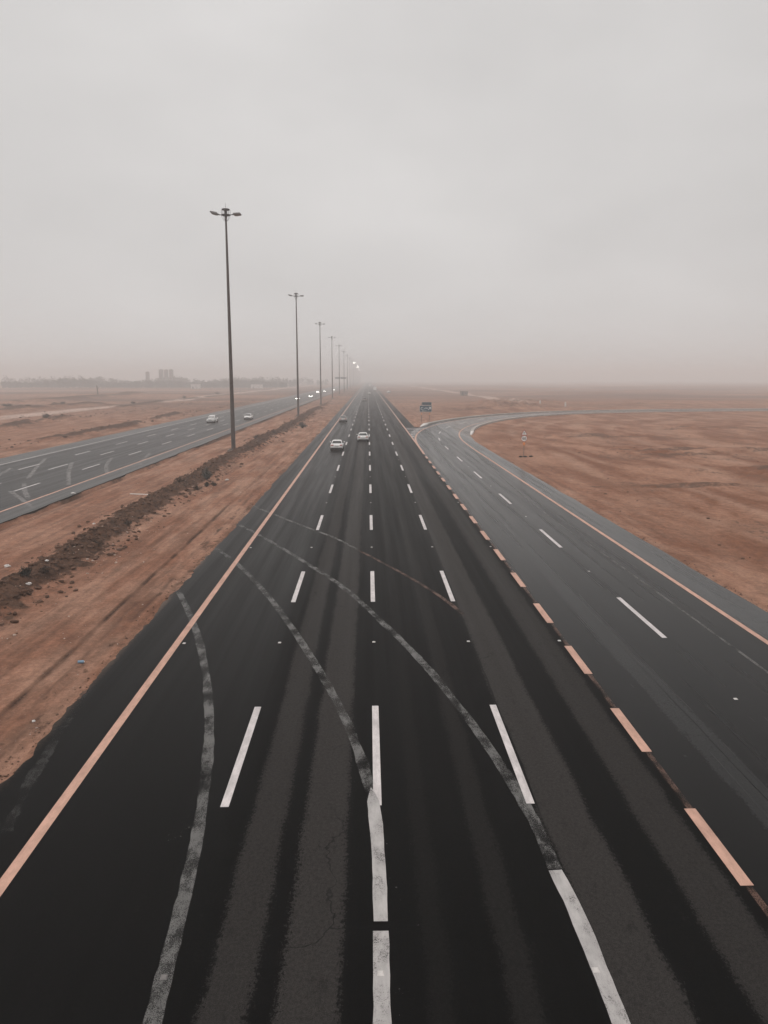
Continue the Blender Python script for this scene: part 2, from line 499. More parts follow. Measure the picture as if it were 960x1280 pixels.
# pale graded tracks: one far left, one on the right towards the hut
tx = m.add(m.x, m.add(94.0, m.mul(m.sub(m.noise(0.012, 2), 0.5), 14.0)))
tr = m.mul(m.step(m.math('ABSOLUTE', tx), 5.5, 2.5), m.step(m.y, 150.0, 230.0))
c = m.mix(m.mul(tr, 0.8), c, (0.56, 0.42, 0.36))
tx2 = m.sub(m.x, m.add(66.0, m.mul(m.sub(m.noise(0.01, 2, off=(3, 3, 0)), 0.5), 26.0)))
tr2 = m.mul(m.step(m.math('ABSOLUTE', tx2), 5.0, 2.0), m.step(m.y, 300.0, 330.0))
c = m.mix(m.mul(tr2, 0.7), c, (0.52, 0.38, 0.32))
# wheel marks along the verges
c = m.scale(c, m.step(m.mix(right, track, (0.55, 0.55, 0.55)), 0.34, 0.62, 0.74, 1.12))
c = m.scale(c, m.step(lump, 0.30, 0.68, 0.78, 1.15))
dirt_shade = m.attr('dirt_shade')
dv = m.add(m.mul(dirt_shade, 0.9), m.add(m.mul(m.sub(lump, 0.5), 1.9), m.mul(m.sub(fine, 0.5), 1.2)))
dn = m.mul(m.step(dv, 0.28, 0.68), m.step(dirt_shade, 0.02, 0.20))
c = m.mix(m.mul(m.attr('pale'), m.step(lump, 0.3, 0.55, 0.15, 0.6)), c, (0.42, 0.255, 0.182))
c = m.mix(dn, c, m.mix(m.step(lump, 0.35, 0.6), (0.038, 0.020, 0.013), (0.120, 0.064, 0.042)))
c = m.scale(c, m.step(fine, 0.28, 0.75, 0.74, 1.18))
c = m.mix(m.mul(m.attr('crack'), m.step(fine, 0.35, 0.5, 0.5, 1.0)), c, (0.045, 0.025, 0.018))
c = m.mix(m.mul(m.step(grit, 0.68, 0.73), 0.6), c, (0.08, 0.045, 0.034))
c = m.mix(m.mul(m.step(m.noise(22.0, 2, 0.5, off=(7, 1, 2)), 0.735, 0.76), 0.8), c, (0.62, 0.52, 0.45))
hh = m.add(m.mul(fine, 0.5), m.add(m.mul(grit, 0.12), m.mul(lump, 0.9)))
m.bump(hh, 1.0, 0.16)
SAND = m.set(c, 0.95, 0.15)
ground = link('ground', me, SAND, smooth=True)
tag(ground, 'open reddish sand desert with an earth ridge between the carriageways', 'ground', kind='structure')

# ------------------------------------------------------------------ asphalt
def asphalt(name, base, spec, rough, bands=(), band_c=(0.05, 0.047, 0.045), dust=None, seed=0, streak=0.35, seams=(), polish=None):
    m = G(name)
    st = m.noise(1.0, 4, 0.6, (1.6, 0.03, 1), (seed, 0, 0))
    blot = m.noise(0.11, 5, 0.6, (1.2, 0.5, 1), (seed * 3, 2, 0))
    gr = m.noise(55.0, 3, 0.7)
    gr2 = m.noise(9.0, 5, 0.65)
    c = m.scale(tuple(base), m.step(st, 0.32, 0.68, 1 - streak, 1 + streak))
    c = m.scale(c, m.step(blot, 0.3, 0.7, 0.82, 1.2))
    if bands:
        wob = m.add(m.mul(m.sub(m.noise(0.5, 3, 0.6, (0.3, 1, 1), (2, seed, 0)), 0.5), 0.34), m.mul(m.sub(gr2, 0.5), 0.36))
        wob = m.add(wob, m.add(m.mul(m.sub(gr, 0.5), 0.40), m.mul(m.sub(m.noise(20.0, 4, 0.7, (1, 0.6, 1), (1, 1, seed)), 0.5), 0.55)))
        xx = m.add(m.x, wob)
        tot = None
        for (a, b, k) in bands:
            q = m.mul(m.mul(m.step(xx, a - 0.04, a + 0.04), m.step(xx, b + 0.04, b - 0.04)), k)
            tot = q if tot is None else m.math('MAXIMUM', tot, q)
        tot = m.mul(tot, m.step(m.noise(3.0, 6, 0.75, (1, 0.6, 1), (5, seed, 0)), 0.30, 0.46, 0.55, 1.0))
        c = m.mix(tot, c, tuple(band_c))
    c = m.scale(c, m.step(gr, 0.3, 0.72, 0.55, 1.55))
    c = m.scale(c, m.step(m.noise(14.0, 7, 0.85, (1, 0.8, 1), (2, seed, 1)), 0.32, 0.68, 0.6, 1.45))
    c = m.mix(m.mul(m.step(m.noise(80.0, 2, 0.6, off=(3, 3, seed)), 0.66, 0.74), 0.5), c, (0.07, 0.066, 0.063))
    spots = m.mul(m.step(m.noise(1.1, 6, 0.8, (1.4, 0.5, 1), (seed, 11, 0)), 0.60, 0.72), m.step(gr2, 0.42, 0.58))
    c = m.mix(m.mul(spots, 0.35), c, tuple(band_c))
    vo = m.t.nodes.new('ShaderNodeTexVoronoi'); vo.feature = 'DISTANCE_TO_EDGE'; vo.inputs['Scale'].default_value = 0.13
    wv = m.t.nodes.new('ShaderNodeVectorMath'); wv.operation = 'ADD'
    nv = m.t.nodes.new('ShaderNodeTexNoise'); nv.inputs['Scale'].default_value = 0.9; nv.inputs['Detail'].default_value = 5
    m.t.links.new(m.pos, nv.inputs['Vector']); ms = m.scale(nv.outputs['Color'], 1.6)
    m.t.links.new(m.pos, wv.inputs[0]); m.t.links.new(ms, wv.inputs[1]); m.t.links.new(wv.outputs[0], vo.inputs['Vector'])
    ck = m.mul(m.step(vo.outputs['Distance'], 0.0035, 0.001), m.step(m.noise(0.09, 2, 0.5, off=(seed, 5, 0)), 0.52, 0.58))
    c = m.mix(m.mul(ck, 0.8), c, (0.004, 0.004, 0.004))
    for sx0 in seams:
        sv = m.math('ABSOLUTE', m.sub(m.add(m.x, m.mul(m.sub(m.noise(0.4, 4, 0.6, (0, 1, 0), (sx0, 0, 0)), 0.5), 0.16)), sx0))
        c = m.mix(m.mul(m.step(sv, 0.03, 0.012), m.step(m.noise(0.12, 3, 0.6, (0, 1, 0), (sx0, 4, 0)), 0.38, 0.5)), c, (0.003, 0.003, 0.003))
    if dust:
        for (x0, x1, k) in dust:      # sand blown over the margins
            q = m.mul(m.step(m.add(m.x, m.mul(m.sub(gr2, 0.5), 0.5)), x0, x1), m.step(m.noise(0.35, 5, 0.65, (1, 0.3, 1), (9, seed, 0)), 0.35, 0.7, 0.2, 1.0))
            c = m.mix(m.mul(q, k), c, (0.27, 0.19, 0.15))
    m.bump(m.add(gr, m.mul(gr2, 0.6)), 0.18, 0.006)
    ro = m.step(st, 0.3, 0.7, rough - 0.05, rough + 0.07)
    if polish:                        # lanes worn to different polish
        x0, x1, s1, r1 = polish
        ro = m.add(ro, m.step(m.add(m.x, m.mul(m.sub(gr2, 0.5), 0.4)), x0, x1, 0.0, r1)); spec = m.step(m.x, x0, x1, spec, s1)
    return m.set(c, ro, spec)
A_MAIN = asphalt('asphalt_main', (0.0022, 0.0022, 0.0022), 0.032, 0.34,
                 [(-2.72, -1.95, 0.85), (-1.50, -0.50, 1.0), (3.98, 5.15, 1.0), (6.20, 7.22, 0.8), (2.25, 2.75, 0.30), (0.95, 1.35, 0.14)], (0.028, 0.0255, 0.0242),
                 [(-9.0, -9.4, 0.5)], 1, 0.28, (-0.42, 3.98, -5.6), (-3.9, -2.7, 0.022, 0.14))
A_RAMP = asphalt('asphalt_ramp', (0.0045, 0.0045, 0.0046), 0.060, 0.23, [(9.0, 9.9, 0.25), (15.5, 17.9, 0.8)], (0.058, 0.0590, 0.0595), [(17.15, 17.6, 0.4)], 2, 0.40, (9.6,))
A_LEFT = asphalt('asphalt_left', (0.021, 0.020, 0.0195), 0.15, 0.42, [(-28.0, -25.3, 0.7), (-47.8, -43.8, 0.9)], (0.078, 0.076, 0.074), None, 3, 0.25)

rng = random.Random(7)
def ragged(y, a, s):
    return a * 2 * (float(fbm(np.array(y * s), np.array(0.3), 17, 4)) - 0.5)
ys = [y for y in axis([(-40, 10, 2), (10, 70, 0.14), (70, 160, 0.8)])] + [160.2, GORE_END, GORE_END + 0.5] + [170, 190, 230, 300, 420, 600, 900, 1400, 2200, 3400]
mL, mR = [], []
for y in ys:
    mL.append(V2(XL_SAND + (ragged(y, 0.22, 0.35) + ragged(y + 9, 0.15, 2.6)) * (1 if y < 250 else 0), y))
    if y <= 107: x = X_EXIT
    elif y <= GORE_END: x = ramp_left_x(y) - 0.001
    else: x = X_SHOULDER
    mR.append(V2(x, y))
main_road = slab(mL, mR, -0.6, 0.0).build('main_road', A_MAIN)
tag(main_road, 'black asphalt carriageway running straight away under the camera to the horizon', 'road', kind='structure')
ramp_Rr = [p + Vector((ragged(i * 2.0, 0.16, 0.3), 0)) for i, p in enumerate(ramp_R)]
slip_road = slab(ramp_L, ramp_Rr, -0.6, -0.001).build('slip_road', A_RAMP)
tag(slip_road, 'grey two-lane exit road leaving the carriageway and bending away to the right', 'road', kind='structure')
ysl = axis([(-60, 40, 10), (40, 140, 0.8), (140, 300, 4)]) + [400, 600, 900, 1400, 2200, 3400]
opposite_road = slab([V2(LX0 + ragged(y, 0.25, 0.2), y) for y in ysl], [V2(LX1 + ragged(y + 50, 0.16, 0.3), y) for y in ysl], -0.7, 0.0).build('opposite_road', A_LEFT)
M_EDGE = plain('edge_wall_shade', (0.02, 0.017, 0.015), .95, .1)  # slab side walls: dark old asphalt, with edge shade put into the colour
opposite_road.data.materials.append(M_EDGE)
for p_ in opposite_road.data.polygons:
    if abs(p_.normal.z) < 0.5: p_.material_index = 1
tag(opposite_road, 'pale grey four-lane carriageway with oncoming cars beyond the sandy median', 'road', kind='structure')

# ------------------------------------------------------------------ painted markings
def paint(name, c, wear=0.0, rough=0.6, seed=0):
    m = G(name)
    n1 = m.noise(2.2, 6, 0.7, (1, 0.5, 1), (seed, 0, 0))
    n2 = m.noise(48.0, 4, 0.75, off=(0, seed, 0))
    c2 = m.scale(tuple(c), m.mul(m.step(n1, 0.3, 0.7, 0.80, 1.08), m.step(m.noise(5.0, 5, 0.7, (1, 0.25, 1), (seed, 3, 1)), 0.3, 0.65, 0.84, 1.05)))
    lo_ = m.mul(m.sub(m.noise(0.8, 4, 0.6, off=(seed, 6, 0)), 0.5), 0.45 * min(1.0, wear * 1.6))
    a = m.step(m.add(lo_, m.add(m.mul(n1, 0.55), m.mul(n2, 0.6))), 0.22 + 0.36 * wear, 0.34 + 0.42 * wear)
    c2 = m.mix(m.step(n2, 0.62, 0.8, 0, 0.35), c2, (0.12, 0.11, 0.10))
    m.set(c2, rough, 0.3, alpha=a if wear > 0 else None)
    return m.m
P_WHITE = paint('paint_white', (0.62, 0.575, 0.57), 0.10)
P_YEL = paint('paint_yellow', (0.56, 0.335, 0.258), 0.08)
P_OLDW = paint('paint_worn_white', (0.42, 0.40, 0.392), 0.46, seed=2)
P_FADED = paint('paint_faded', (0.115, 0.112, 0.109), 0.74, seed=4)
P_FAINT = paint('paint_faint', (0.12, 0.115, 0.11), 0.70, seed=5)
P_BROWN = paint('paint_brown', (0.085, 0.043, 0.030), 0.72, seed=6)
P_GHOST = paint('paint_ghost', (0.16, 0.152, 0.148), 0.52, seed=9)
P_DUSTY = paint('paint_dusty', (0.36, 0.335, 0.32), 0.60, seed=8)

def dash_mesh(w, l, name):
    m = MB().box((-w/2, 0, 0), (w/2, l, 0.006)); return m.mesh(name)
me_dash = dash_mesh(0.20, 5.65, 'lane_dash'); me_dash.materials.append(P_WHITE)
me_exit = dash_mesh(0.27, 2.8, 'exit_dash'); me_exit.materials.append(P_YEL)
def place(name, me, x, y, rz, parent, z=0.002):
    o = bpy.data.objects.new(name, me); col.objects.link(o)
    o.location = (x, y, z); o.rotation_euler = (0, 0, rz); o.parent = parent
    return o
k = 0
while 16.85 + 17.0 * k < 1150:
    for x in (X_D1, X_D2, X_D3):
        place('lane_dash', me_dash, x, 16.85 + 17.0 * k, 0, main_road)
    k += 1
for k in range(-1, 17):
    place('exit_dash', me_exit, X_EXIT, 13.75 + 5.62 * k, 0, main_road, 0.003)
k = 0
while 69.6 + 17.0 * k < 1100:
    for x in (-39.25, -35.9, -32.1):
        place('lane_dash', me_dash, x, 52.6 + 17.0 * k, 0, opposite_road)
    k += 1
def ramp_at(s):
    s += ramp_s0
    for i in range(len(acc) - 1):
        if acc[i] <= s <= acc[i+1]:
            t = (s - acc[i]) / (acc[i+1] - acc[i]); p = ramp_c[i].lerp(ramp_c[i+1], t); d = ramp_c[i+1] - ramp_c[i]
            return p, math.atan2(-d.x, d.y)
s = 11.9
while s < 330:
    a, ang = ramp_at(s + 2.8)
    d = Vector((-math.sin(ang), math.cos(ang)))
    st = a - d * 2.8
    place('lane_dash', me_dash, st.x, st.y, ang, slip_road)
    s += 16.45

def line(name, poly, w, z, mat, parent, jit=0.0, label=None, taper=0):
    """painted line along a polyline with real thickness"""
    hw = [w / 2 * min(1.0, 0.08 + (i + 0.0) / taper) if taper else w / 2 for i in range(len(poly))]
    if jit:
        wv = [0.78 + 0.44 * float(fbm(np.array(i * 0.21), np.array(w * 9 + len(poly)), 23, 3)) for i in range(len(poly))]
        hw = [a * b for a, b in zip(hw, wv)]
    L = offset(poly, [-q for q in hw]); Rr = offset(poly, hw)
    if jit:
        r_ = random.Random(len(poly))
        L = [p + Vector((r_.uniform(-jit, jit), 0)) for p in L]; Rr = [p + Vector((r_.uniform(-jit, jit), 0)) for p in Rr]
    o = strip(L, Rr, z).build(name, mat, parent)
    if label: o['label'] = label
    return o
straight = lambda x, y0, y1, n=40: [V2(x, y0 + (y1 - y0) * (i / n) ** 2) for i in range(n + 1)]
line('edge_line', straight(XL_YEL, 5, 2500), 0.26, 0.006, P_YEL, main_road)
line('edge_line', straight(X_EXIT + 0.05, 108, 2500), 0.26, 0.006, P_YEL, main_road)
iN = next(i for i, p in enumerate(ramp_Yo) if p.y > 107.5)
line('edge_line', [V2(X_EXIT + 0.05, 106.5)] + ramp_Yo[iN + 1:], 0.28, 0.007, P_YEL, slip_road)
line('edge_line', ramp_Yi, 0.24, 0.007, P_YEL, slip_road)
line('edge_line', straight(-28.15, 30, 2000), 0.24, 0.006, P_YEL, opposite_road)
line('edge_line', straight(-43.6, 30, 2000), 0.22, 0.006, P_WHITE, opposite_road)
# hatching in the nose of the exit
for k in range(9):
    y = 122 + 4.6 * k
    x1 = next((a.x + (b.x - a.x) * (y - a.y) / (b.y - a.y)) for a, b in zip(ramp_Yo, ramp_Yo[1:]) if a.y <= y <= b.y)
    if x1 - 7.9 > 0.4:
        MB().box((7.78, y, 0.002), (x1 - 0.2, y + 0.9, 0.0065)).build('hatch_bar', P_WHITE, main_road)

def px_line(pts, step=0.25):
    return [V2(p[0], p[1]) for p in catmull([g(*p) for p in pts], step)]
line('worn_line', px_line([(222,737),(238,770),(250,805),(258,850),(261,890),(261,930),(256,980),(246,1050),(228,1130),(205,1220),(185,1300)]), 0.28, 0.004, P_FADED, main_road, 0.015,
     'faded white line curving from the left verge towards the bottom edge')
line('worn_line', px_line([(270,685),(300,708),(335,745),(365,785),(400,840),(430,895),(450,945),(463,990)]), 0.28, 0.004, P_FADED, main_road, 0.012,
     'faded white line curving from the left verge into the middle lane line')
line('solid_line', px_line([(464,985),(470,1030),(474,1085),(475.5,1152)], 0.3), 0.29, 0.0085, P_OLDW, main_road, 0.008, None, 2)
line('solid_line', px_line([(476,1164),(477,1220),(478,1300)], 0.3), 0.29, 0.0085, P_OLDW, main_road, 0.008)
line('worn_line', px_line([(297,655),(330,672),(380,702),(430,735),(480,780),(530,830),(575,885),(615,940),(652,998)]), 0.28, 0.004, P_FADED, main_road, 0.012,
     'faded white line curving from the left verge across to the right lane line')
line('worn_line', px_line([(652,998),(672,1035),(694,1086)], 0.3), 0.28, 0.005, P_FADED, main_road, 0.02)
line('solid_line', px_line([(694,1088),(720,1140),(748,1208),(785,1300)], 0.3), 0.29, 0.0085, P_OLDW, main_road, 0.008)
line('worn_line', px_line([(315,632),(365,652),(418,672)]), 0.22, 0.004, P_FAINT, main_road, 0.01)
line('worn_line', px_line([(418,672),(432,679),(447,687)]), 0.2, 0.004, P_FAINT, main_road, 0.01)
line('worn_line', px_line([(447,687),(500,715),(545,742),(580,768)]), 0.20, 0.004, P_BROWN, main_road, 0.01, 'rust-brown ghost of a line slanting across two lanes')
line('worn_line', straight(X_EXIT + 0.02, 6, 70), 0.15, 0.0015, P_BROWN, main_road, 0.0, 'rust-brown ghost line between the exit dashes')
line('worn_line', px_line([(8,1040),(30,990),(60,940),(85,900),(108,862)], 0.10), 0.26, 0.004, paint('paint_crumbled', (0.013, 0.012, 0.011), 0.80, seed=12), main_road, 0.05)
for pts in ([(13,614),(27,624),(40,634)], [(57,573),(45,585),(35,598)], [(30,604),(31,613),(35,623)], [(90,578),(86,590),(86,606)], [(140,572),(133,582),(134,592)],
            [(188,566),(179,575),(175,582)], [(14,585),(4,591),(-8,598)]):
    line('worn_line', px_line(pts), 0.42, 0.004, P_GHOST, opposite_road, 0.03)
line('worn_line', px_line([(1000,870),(904,800),(775,707),(700,655),(662,626),(625,595),(600,573)]), 0.11, 0.003, P_FAINT, slip_road, 0.01)
# paint spatter beside the repainted lines
m = MB(); r_ = random.Random(3)
for _ in range(34):
    cx, cy = g(r_.gauss(500, 11), r_.uniform(1040, 1270)); s_ = 0.003 + 0.011 * r_.random() ** 3
    m.box((cx - s_, cy - s_, 0.001), (cx + s_ * r_.uniform(0.6, 2), cy + s_, 0.004))
for _ in range(26):
    t = r_.random(); cx, cy = g(205 + 35 * t + r_.gauss(0, 3), 1046 - 20 * t * t + r_.gauss(0, 3)); s_ = 0.003 + 0.012 * r_.random() ** 2
    m.box((cx - s_, cy - s_, 0.001), (cx + s_ * 2, cy + s_, 0.004))
o = m.build('paint_spatter', P_FADED, main_road); o['kind'] = 'stuff'
# raised road studs
M_STUD = plain('stud_ceramic', (0.55, 0.52, 0.50), 0.4)
sb = MB(); sb.hexa([(-.06,-.06,0),(.06,-.06,0),(.06,.06,0),(-.06,.06,0),(-.04,-.035,.02),(.04,-.035,.02),(.04,.035,.02),(-.04,.035,.02)])
me_stud = sb.mesh('road_stud'); me_stud.materials.append(M_STUD)
me_old = me_stud.copy(); me_old.materials.clear(); me_old.materials.append(plain('stud_painted', (0.16, 0.15, 0.145), 0.7))
for k in range(0, 6):
    for x in (-7.1, X_D1, X_D2, X_D3, X_EXIT - 0.17):
        if rng.random() < 0.86: place('road_stud', me_stud, x, 28.4 + 17 * k, rng.uniform(-.1, .1), main_road, 0.001)
for k in range(5): place('road_stud', me_stud, 11.63, 22.8 + 16.45 * k, 0, slip_road, 0.001)
for px, py in ((205, 1222), (476, 1217), (745, 1213)):
    x, y = g(px, py); place('road_stud', me_old if px < 300 else me_stud, x, y, 0, main_road, 0.008)

# ------------------------------------------------------------------ kerbs along the ramp
M_KERB = plain('kerb_concrete', (0.36, 0.33, 0.31), 0.85, 0.2, var=0.2, nscale=1.2)
M_NOSE = plain('kerb_white', (0.66, 0.63, 0.61), 0.7, 0.3)
def kerb(poly, i0, i1, w, h, name, label, side):
    root = empty(name, (poly[i0].x, poly[i0].y, 0)); o0 = poly[i0]
    rings = []
    for i in range(i0 + 3, i1):
        a = poly[i] - o0; b = offset(poly, w * side)[i] - o0 if False else None
        t = (poly[i+1] - poly[i-1]).normalized(); nrm = Vector((t.y, -t.x)) * side
        b = a + nrm * w
        rings.append([(a.x, a.y, -.3), (b.x, b.y, -.3), (b.x - nrm.x*.05, b.y - nrm.y*.05, h), (a.x + nrm.x*.08, a.y + nrm.y*.08, h)])
    MB().loft(rings).build('kerb_run', M_KERB, root)
    rings = []
    for k in range(13):                        # sloping painted end
        f = k / 12; j = i0 + 3 * f; q = poly[int(j)].lerp(poly[int(j) + 1], j - int(j)) - o0
        t = (poly[int(j)+1] - poly[int(j)-1]).normalized(); nrm = Vector((t.y, -t.x)) * side
        hh = 0.05 + (h + 0.02 - 0.05) * f; ww = w * (0.45 + 0.6 * f); b = q + nrm * ww; a = q - nrm * 0.02
        rings.append([(a.x, a.y, -.3), (b.x, b.y, -.3), (b.x - nrm.x*.05, b.y - nrm.y*.05, hh), (a.x + nrm.x*.08, a.y + nrm.y*.08, hh)])
    MB().loft(rings).build('kerb_nose', M_NOSE, root)
    tag(root, label, 'kerb')
iA = next(i for i, p in enumerate(ramp_L) if p.y > 164)
kerb(ramp_L, iA, len(ramp_L) - 2, 1.1, 0.30, 'outer_kerb', 'long pale concrete kerb round the outside of the exit bend, behind the sign', -1)
iB = next(i for i, p in enumerate(ramp_R) if p.y > 140)
kerb(ramp_R, iB, len(ramp_R) - 2, 0.7, 0.30, 'inner_kerb', 'pale concrete kerb with white sloping end on the inside of the exit bend', 1)

# ------------------------------------------------------------------ lamp masts
M_STEEL = plain('mast_steel', (0.085, 0.070, 0.066), 0.6, 0.4, 0.3, nscale=2.0)
M_DARK = plain('fitting_dark', (0.035, 0.033, 0.033), 0.55, 0.4)
M_FLOOD = plain('flood_housing', (0.16, 0.155, 0.155), 0.45, 0.5, 0.3)
M_LENS = plain('flood_lens', (0.20, 0.20, 0.20), 0.2, 0.5)
M_LIT = plain('flood_lens_lit', (0.9, 0.88, 0.85), 0.3, 0.5, emit=(1.0, 0.93, 0.86, 1), es=60.0)
M_CONC = plain('plinth_concrete', (0.22, 0.19, 0.17), 0.9, 0.2)
HM = 32.0
def mast_meshes():
    p = {}
    m = MB(); n = 12
    rings = []
    for z, r in ((0.0, .30), (2, .295), (8, .26), (16, .215), (24, .17), (30, .13), (HM - 1.1, .12)):
        rings.append([(r * math.cos(2*math.pi*k/n), r * math.sin(2*math.pi*k/n), z) for k in range(n)])
    m.loft(rings); p['pole'] = (m.mesh('pole'), M_STEEL)
    m = MB().box((-.75, -.75, -.5), (.75, .75, .12)); p['plinth'] = (m.mesh('plinth'), M_CONC)
    m = MB().tube((0, 0, .12), (0, 0, .2), .62, .60, 16)
    for k in range(8):
        a = 2*math.pi*k/8; m.tube((.53*math.cos(a), .53*math.sin(a), .2), (.53*math.cos(a), .53*math.sin(a), .32), .03, n=6)
    p['base_flange'] = (m.mesh('base_flange'), M_STEEL)
    m = MB().box((-.13, -.325, .8), (.13, -.26, 1.7)); p['access_door'] = (m.mesh('access_door'), M_DARK)
    m = MB().tube((0, 0, HM - 1.1), (0, 0, HM - .2), .16, .16)                    # head gear
    m.tube((0, 0, HM - .2), (0, 0, HM - .06), .52, .52, 16).tube((0, 0, HM - .06), (0, 0, HM), .52, .25, 16)
    p['head_cap'] = (m.mesh('head_cap'), M_DARK)
    m = MB().tube((0, 0, HM), (0, 0, HM + .8), .02, .012, 6); p['lightning_rod'] = (m.mesh('lightning_rod'), M_DARK)
    m = MB(); N = 20                                                              # lowering ring with its cage
    for k in range(N):
        a, b = 2*math.pi*k/N, 2*math.pi*(k+1)/N
        m.tube((.58*math.cos(a), .58*math.sin(a), HM - .82), (.58*math.cos(b), .58*math.sin(b), HM - .82), .06, n=6)
    for k in range(6):
        a = 2*math.pi*k/6
        m.tube((.58*math.cos(a), .58*math.sin(a), HM - .82), (.58*math.cos(a), .58*math.sin(a), HM - .15), .025, n=5)
        q = [(.58, -.82), (.5, -1.15), (.34, -1.4), (.13, -1.6)]
        for (r0, z0), (r1, z1) in zip(q, q[1:]):
            m.tube((r0*math.cos(a), r0*math.sin(a), HM + z0), (r1*math.cos(a), r1*math.sin(a), HM + z1), .018, n=5)
    m.tube((-.58, 0, HM - .82), (.58, 0, HM - .82), .05, n=6)
    p['lamp_ring'] = (m.mesh('lamp_ring'), M_DARK)
    for s in (-1, 1):
        m = MB().tube((s*.5, 0, HM - .82), (s*1.05, 0, HM - .74), .045, n=6).tube((s*.9, -.45, HM - .76), (s*.9, .45, HM - .76), .04, n=6)
        p['arm%d' % s] = (m.mesh('arm'), M_DARK)
    return p
MP = mast_meshes()
def flood_mesh():
    m = MB()
    m.hexa([(-.5,-.2,-.08),(.5,-.2,-.08),(.5,.2,-.08),(-.5,.2,-.08),(-.42,-.15,.08),(.40,-.15,.05),(.40,.15,.05),(-.42,.15,.08)])
    l = MB().loft([[(a*sc_x, b*sc_y, z) for a, b in ((-1,-.8),(-.8,-1),(.8,-1),(1,-.8),(1,.8),(.8,1),(-.8,1),(-1,.8))] for sc_x, sc_y, z in ((.46,.17,-.083),(.42,.15,-.13),(.32,.11,-.18),(.15,.05,-.2))])
    return m.mesh('floodlight'), l.mesh('lens')
FM, LM = flood_mesh()
LM_LIT = LM.copy(); FM.materials.append(M_FLOOD); LM.materials.append(M_LENS); LM_LIT.materials.append(M_LIT)
for me_, mt in MP.values(): me_.materials.append(mt)
ORD = ['nearest', 'second', 'third', 'fourth', 'fifth', 'sixth', 'seventh', 'eighth', 'ninth']
def mast(x, y, label, lit, group):
    root = empty('lamp_mast', (x, y, ground_z(x, y)))
    for nm, (me_, mt) in MP.items():
        o = bpy.data.objects.new('arm' if nm.startswith('arm') else nm, me_); col.objects.link(o); o.parent = root
    for s in (-1, 1):
        for q in (-1, 0, 1):
            f = bpy.data.objects.new('floodlight', FM); col.objects.link(f); f.parent = root
            f.location = (s * 1.52, q * .42, HM - .62 + (.08 if s < 0 else -.04)); f.rotation_euler = (R(-6) * q, R(13) if s < 0 else R(-6), 0 if s > 0 else math.pi)
            if s < 0: f.rotation_euler = (0, R(-13), math.pi)
            l = bpy.data.objects.new('lens', LM_LIT if lit else LM); col.objects.link(l); l.parent = f
    tag(root, label, 'lamp mast', group)
for k in range(20):
    y = 107.4 + 101.0 * k
    if k < 9:
        lab = ('nearest and tallest-looking grey lamp mast standing on the sandy median' if k == 0 else
               '%s grey lamp mast from the camera in the row along the median' % ORD[k])
        mast(-18.75, y, lab, False, 'lamp masts along the median')
    else:
        mast(-18.75, y, 'far lamp mast with lit floodlights, one of the glowing streak in the haze', True, 'far lit lamp masts')

# ------------------------------------------------------------------ cars
M_GLASS = plain('car_glass', (0.035, 0.037, 0.038), 0.12, 0.6)
M_TYRE = plain('tyre', (0.012, 0.012, 0.012), 0.9, 0.2)
M_RIM = plain('rim', (0.35, 0.35, 0.35), 0.35, 0.5, 0.7)
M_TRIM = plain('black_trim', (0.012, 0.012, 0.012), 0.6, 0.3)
M_TAIL = plain('tail_light', (0.42, 0.08, 0.055), 0.25, 0.5)
M_HEAD = plain('head_light', (0.75, 0.75, 0.75), 0.2, 0.5)
M_HEADON = plain('head_light_on', (0.9, 0.9, 0.9), 0.2, 0.5, emit=(1, 0.96, 0.9, 1), es=28.0)
M_PLATE = plain('number_plate', (0.6, 0.6, 0.58), 0.5)
def carpaint(name, c):
    return plain(name, c, 0.28, 0.5, var=0.03, nscale=1.5)
C_WHITE = carpaint('car_white', (0.86, 0.85, 0.84)); C_SILVER = carpaint('car_silver', (0.40, 0.38, 0.37)); C_GREY = carpaint('car_grey', (0.16, 0.155, 0.15))
C_PEARL = carpaint('car_pearl', (0.80, 0.79, 0.77))
# style: length, width, rear/front axle, list of (y, half width factor, belt height), cabin (rear base, rear roof, front roof, front base, roof height)
STYLES = {
 'sedan':  dict(L=4.75, W=1.84, wr=.33, axle=(-1.38, 1.42), prof=[(-2.36,.78,.86),(-2.28,.92,.99),(-1.9,.98,1.04),(-1.2,1,1.02),(0,1,.97),(.95,.99,.96),(1.7,.96,.86),(2.15,.90,.74),(2.36,.74,.60)], cab=(-1.80,-.95,.30,1.15), zr=1.46, zb=.98),
 'suv':    dict(L=4.80, W=1.92, wr=.37, axle=(-1.40, 1.42), prof=[(-2.40,.84,.98),(-2.33,.95,1.10),(-1.9,.99,1.12),(-1.2,1,1.10),(0,1,1.08),(.95,.99,1.06),(1.8,.96,1.00),(2.2,.90,.90),(2.38,.78,.70)], cab=(-2.30,-1.95,.35,1.05), zr=1.78, zb=1.06),
 'pickup': dict(L=5.30, W=1.90, wr=.38, axle=(-1.62, 1.58), prof=[(-2.64,.90,1.00),(-2.58,.97,1.06),(-2.0,.99,1.06),(-1.0,1,1.06),(0,1,1.06),(1.1,.99,1.06),(2.0,.97,1.02),(2.45,.92,.95),(2.62,.82,.74)], cab=(-.85,-.62,.55,1.20), zr=1.80, zb=1.05),
}
